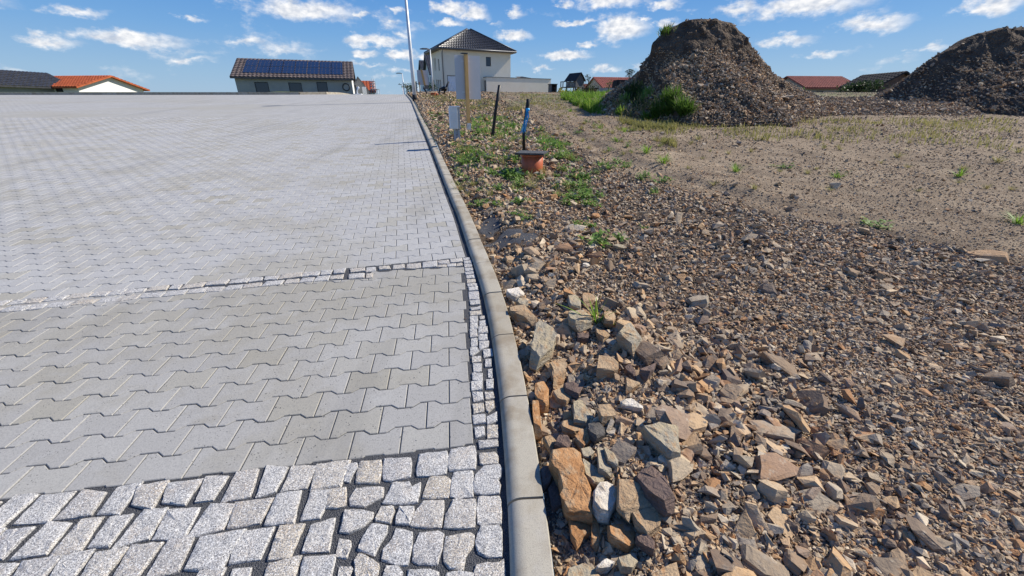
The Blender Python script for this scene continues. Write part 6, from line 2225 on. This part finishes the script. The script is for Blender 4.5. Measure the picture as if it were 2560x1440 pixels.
    # pale sandy strip in front of the playhouse
    V = []; F = []
    xs = np.linspace(4.2, 17, 30)
    for i, x in enumerate(xs):
        for y in (37.2, 40.0): V.append((x, y, float(ground_z(x, y)) + .05))
    F = [(2 * i, 2 * i + 2, 2 * i + 3, 2 * i + 1) for i in range(len(xs) - 1)]
    tag(obj('sand_path', mesh_np('sand_path', V, F, smooth_=True), M['sand']), kind='structure')
    # what the right hand side shows of the same row of plots
    gable_house(1745, 68, 9, 8, 206, 186, .8, 'dark roofed house beyond the heap behind the wide dark bush', 'roof_tile', 'plaster_grey', 'x', rz=R(6), wins=[(2, 3, .5, 1.6), (5, 6, .5, 1.6)])
    gable_house(2015, 62, 7.5, 8, 215, 190, .9, 'red roofed house between the two spoil heaps', 'red_tile', 'plaster_tan', 'x', rz=R(4), wins=[(1.5, 2.6, .3, 1.3), (4.6, 5.7, .3, 1.3)])
    gable_house(2200, 52, 4.2, 5, 205, 180, .95, 'dark wooden shed just left of the second spoil heap', 'dark_roofing', 'brown_shed', 'y', rz=R(3), name='wooden_shed')


background_things()


# ------------------------------------------------------------------ spoil heaps
def heap(name, label, Yc, outline, foot_front, depth, seed, cut=True):
    """heap whose skyline passes through the outline (photo pixels at distance Yc)"""
    pts = [at(a, b, Yc) for a, b in outline]
    xs = [p.x for p in pts]; zs = [p.z for p in pts]
    nx, ny = 240, 150
    X = np.linspace(xs[0] - .1, xs[-1] * (Yc + depth) / Yc + .1, nx)
    yf = foot_front
    Y = np.concatenate([np.linspace(yf, Yc + .5, ny - 30), np.linspace(Yc + .6, Yc + depth, 30)])
    XX, YY = np.meshgrid(X, Y)
    # the skyline scales with distance so that the bulk keeps its shape
    top = np.interp(XX * Yc / np.maximum(YY, Yc), xs, zs)
    G0 = ground_z(XX, YY, False)
    Gc = field_z(np.full_like(YY, Yc))
    H = np.clip(top - Gc, 0, None)
    Hm = H.max()
    # front foot line moves back where the heap is low
    frac = np.clip(H / Hm, 0, 1)
    foot = Yc - (Yc - yf) * np.clip(.25 + .9 * frac, 0, 1)
    t = np.clip((YY - foot) / (Yc - foot), 0, 1)
    if cut:
        prof_ = np.where(t < .78, .60 * (t / .78) ** .85, .60 + .40 * smooth(.78, 1.0, t))
    else:
        prof_ = t ** .8
    back = 1 - smooth(Yc + .5 + 2.0 * frac.max(), Yc + depth, YY)
    E = H * prof_ * back
    nz = fbm(XX, YY, 1.1, 4, seed) * .26 + fbm(XX, YY, 3.2, 3, seed + 7) * .15
    E = E + nz * smooth(0, .4, E) * np.where(YY < Yc - .15, 1, .35)
    Z = G0 - .12 + E + .12 * smooth(.0, .1, E)
    # overhanging, rough cut face
    YYd = YY + fbm(XX * 1.7, Z * 2.2, 1.6, 3, seed + 3) * .14 * smooth(.5, .9, prof_)
    XXd = XX + fbm(YY * 1.3, Z * 2.6, 1.9, 3, seed + 5) * .10 * smooth(.3, .8, E)
    idx = np.arange(XX.size).reshape(XX.shape)
    F = np.stack([idx[:-1, :-1], idx[:-1, 1:], idx[1:, 1:], idx[1:, :-1]], -1).reshape(-1, 4)
    me = mesh_np(name, np.stack([XXd, YYd, Z], -1).reshape(-1, 3), F, smooth_=False)
    o = obj(name, me, M['heap_soil']); tag(o, label, 'spoil heap', 'spoil heaps on the lot')
    # stones lying on its slopes
    g = np.random.default_rng(seed)
    n = 85000
    i = g.integers(0, ny - 3, n); j = g.integers(0, nx, n)
    e = E[i, j]; tt = prof_[i, j]
    keep = (e > .03) & (g.random(n) < np.where((tt > .64) & (e > 1.6 + .5 * fbm(XXd[i, j], YYd[i, j], 1.5, 2, 3)), .03, 1.0))
    i, j = i[keep], j[keep]
    x = XXd[i, j] + g.normal(0, .02, len(i)); y = YYd[i, j]; z = Z[i, j]
    size = np.clip(np.exp(g.normal(0, .45, len(i))) * .05, .02, .24)
    lut = {}
    me = scatter_mesh('heap_stones', x, y, size, lambda a, b: z, g.random(len(i)), .05, .6, seed=seed + 1, protos=CHIPS)
    tag(obj('heap_stones', me, M['stone'], o), kind='stuff')
    # single larger slabs
    k = 0
    cand = np.where((tt[keep] < .6) & (tt[keep] > .05))[0]
    g.shuffle(cand)
    for q in cand[:45]:
        v, f = slab_proto(int(q), .35, 6); m_ = bpy.data.meshes.new('stone'); m_.from_pydata(v, [], f); m_.materials.append(M['stone'])
        s = bpy.data.objects.new('stone', m_); COL.objects.link(s); s.parent = o
        s.location = (float(x[q]), float(y[q]), float(z[q]) + .04); c = float(g.uniform(.12, .30)); s.scale = (c, c * .8, c); s.rotation_euler = (float(g.normal(.35, .3)), float(g.normal(0, .3)), float(g.uniform(0, 6.28)))
    return XXd, YYd, Z, E


hx_, hy_, hz_, he_ = heap('spoil_heap', 'tall dark spoil heap with a steep bare face and rubble at its foot', 14.6,
     [(1496, 268), (1516, 250), (1535, 236), (1560, 217), (1585, 196), (1602, 178), (1605, 166), (1616, 152), (1627, 138), (1631, 122), (1634, 108), (1644, 96), (1660, 84), (1676, 73), (1700, 62), (1740, 50), (1790, 47), (1832, 60), (1866, 95), (1890, 138), (1925, 185), (1985, 228), (2050, 262)], 11.0, 6.5, 5)
heap('spoil_heap', 'second broad spoil heap with a rounded top at the right edge of the picture', 17.0,
     [(2170, 262), (2230, 226), (2290, 180), (2340, 140), (2390, 108), (2440, 84), (2500, 72), (2580, 66), (2680, 80), (2780, 130), (2900, 240)], 12.6, 8, 8)


def heap_plants():
    def on_heap(px, py):
        d = ray(px, py); P = np.stack([hx_, hy_, hz_], -1)
        c = P @ d; dist = np.linalg.norm(P - c[..., None] * d, axis=-1) + .004 * c
        i = np.unravel_index(np.argmin(dist), dist.shape)
        return Vector(P[i])
    r = random.Random(9)
    def big_tuft(pts, n, size, mat, label, name='grass_clump', cat='grass', wid=.02):
        c = on_heap(*pts[0]); t = empty(name, c, 0, label, cat)
        mb = MB(); tone = []
        for i in range(n):
            a, b = r.choice(pts); p = on_heap(a + r.gauss(0, 6), b + r.gauss(0, 4)) - c
            e = r.uniform(.6, 1.45); an = r.uniform(0, 6.28)
            v, f = leaf_quads(r, p - Vector((0, 0, .03)), (math.cos(an) * math.cos(e), math.sin(an) * math.cos(e) - .15, math.sin(e)), size * r.uniform(.6, 1.2), wid * r.uniform(.7, 1.3), r.uniform(.3, 1.2), 3); mb.add(v, f); tone += [r.random() * .6] * len(v)
        me = mb.mesh('blades'); at_ = me.attributes.new('tone', 'FLOAT', 'POINT'); at_.data.foreach_set('value', np.array(tone, np.float32))
        tag(obj('blades', me, M[mat], t), kind='stuff')
        mb = MB(); tone = []
        for i in range(max(6, n // 30)):
            a, b = r.choice(pts); p = on_heap(a + r.gauss(0, 6), b + r.gauss(0, 4)) - c
            mb.tube([p, p + Vector((r.gauss(0, .1), r.gauss(0, .1), size * r.uniform(.7, 1.1)))], [.006, .002], 4)
        tag(mb.build('stalks', M['dry_stem'], t), kind='stuff')
    big_tuft([(1668, 285), (1660, 270), (1676, 270), (1650, 283), (1690, 280), (1640, 292), (1700, 285), (1668, 258), (1686, 250), (1715, 282)], 1900, .42, 'clump_grass', 'big lush green grass clump at the right foot of the tall spoil heap')
    big_tuft([(1663, 82), (1658, 85), (1670, 78)], 220, .26, 'clump_grass', 'grass tuft growing on the top edge of the tall spoil heap')
    big_tuft([(1585, 225), (1578, 240), (1592, 250), (1600, 235), (1570, 230), (1590, 262)], 420, .26, 'mid_leaf', 'leafy grey green weeds on the left slope of the tall spoil heap', 'weed_clump', 'weed', .035)
    big_tuft([(1540, 262), (1560, 262), (1600, 275), (1615, 262), (1575, 290), (1600, 215)], 260, .24, 'dry_grass', 'yellowish dry growth scattered over the lower left flank of the tall spoil heap')
    big_tuft([(1560, 250), (1605, 250), (1612, 240), (1620, 232)], 220, .26, 'weed_leaf', 'green leafy weeds below the bent stem on the flank of the tall spoil heap', 'weed_clump', 'weed', .035)
    big_tuft([(1548, 282), (1556, 276)], 140, .22, 'grass_blade', 'small grass clump low on the left foot of the tall spoil heap')
    big_tuft([(1625, 300), (1635, 295), (1612, 298)], 200, .26, 'grass_blade', 'bright grass clump between the stones and the big lush clump')
    for pts, lab in (([(1618, 198), (1628, 220), (1640, 245)], 'dry bent stem lying across the slope above the weeds'), ([(1552, 222), (1560, 240), (1572, 258), (1576, 275)], 'long dry stem hanging down the left slope'), ([(1570, 268), (1563, 290)], 'short dry stick leaning low on the heap')):
        P = [on_heap(*p) + Vector((0, -.12, .05)) for p in pts]
        t = empty('dry_stem', P[0], 0, lab, 'stem'); MB().tube([p - P[0] for p in P], [.012] * (len(P) - 1) + [.006], 5).build('stalk', M['dry_stem'], t)
        MB().tube([P[-1] - P[0], P[-1] - P[0] + Vector((.08, -.02, -.05))], [.006, .003], 4).build('twig', M['dry_stem'], t)
    p = on_heap(1660, 308)


heap_plants()
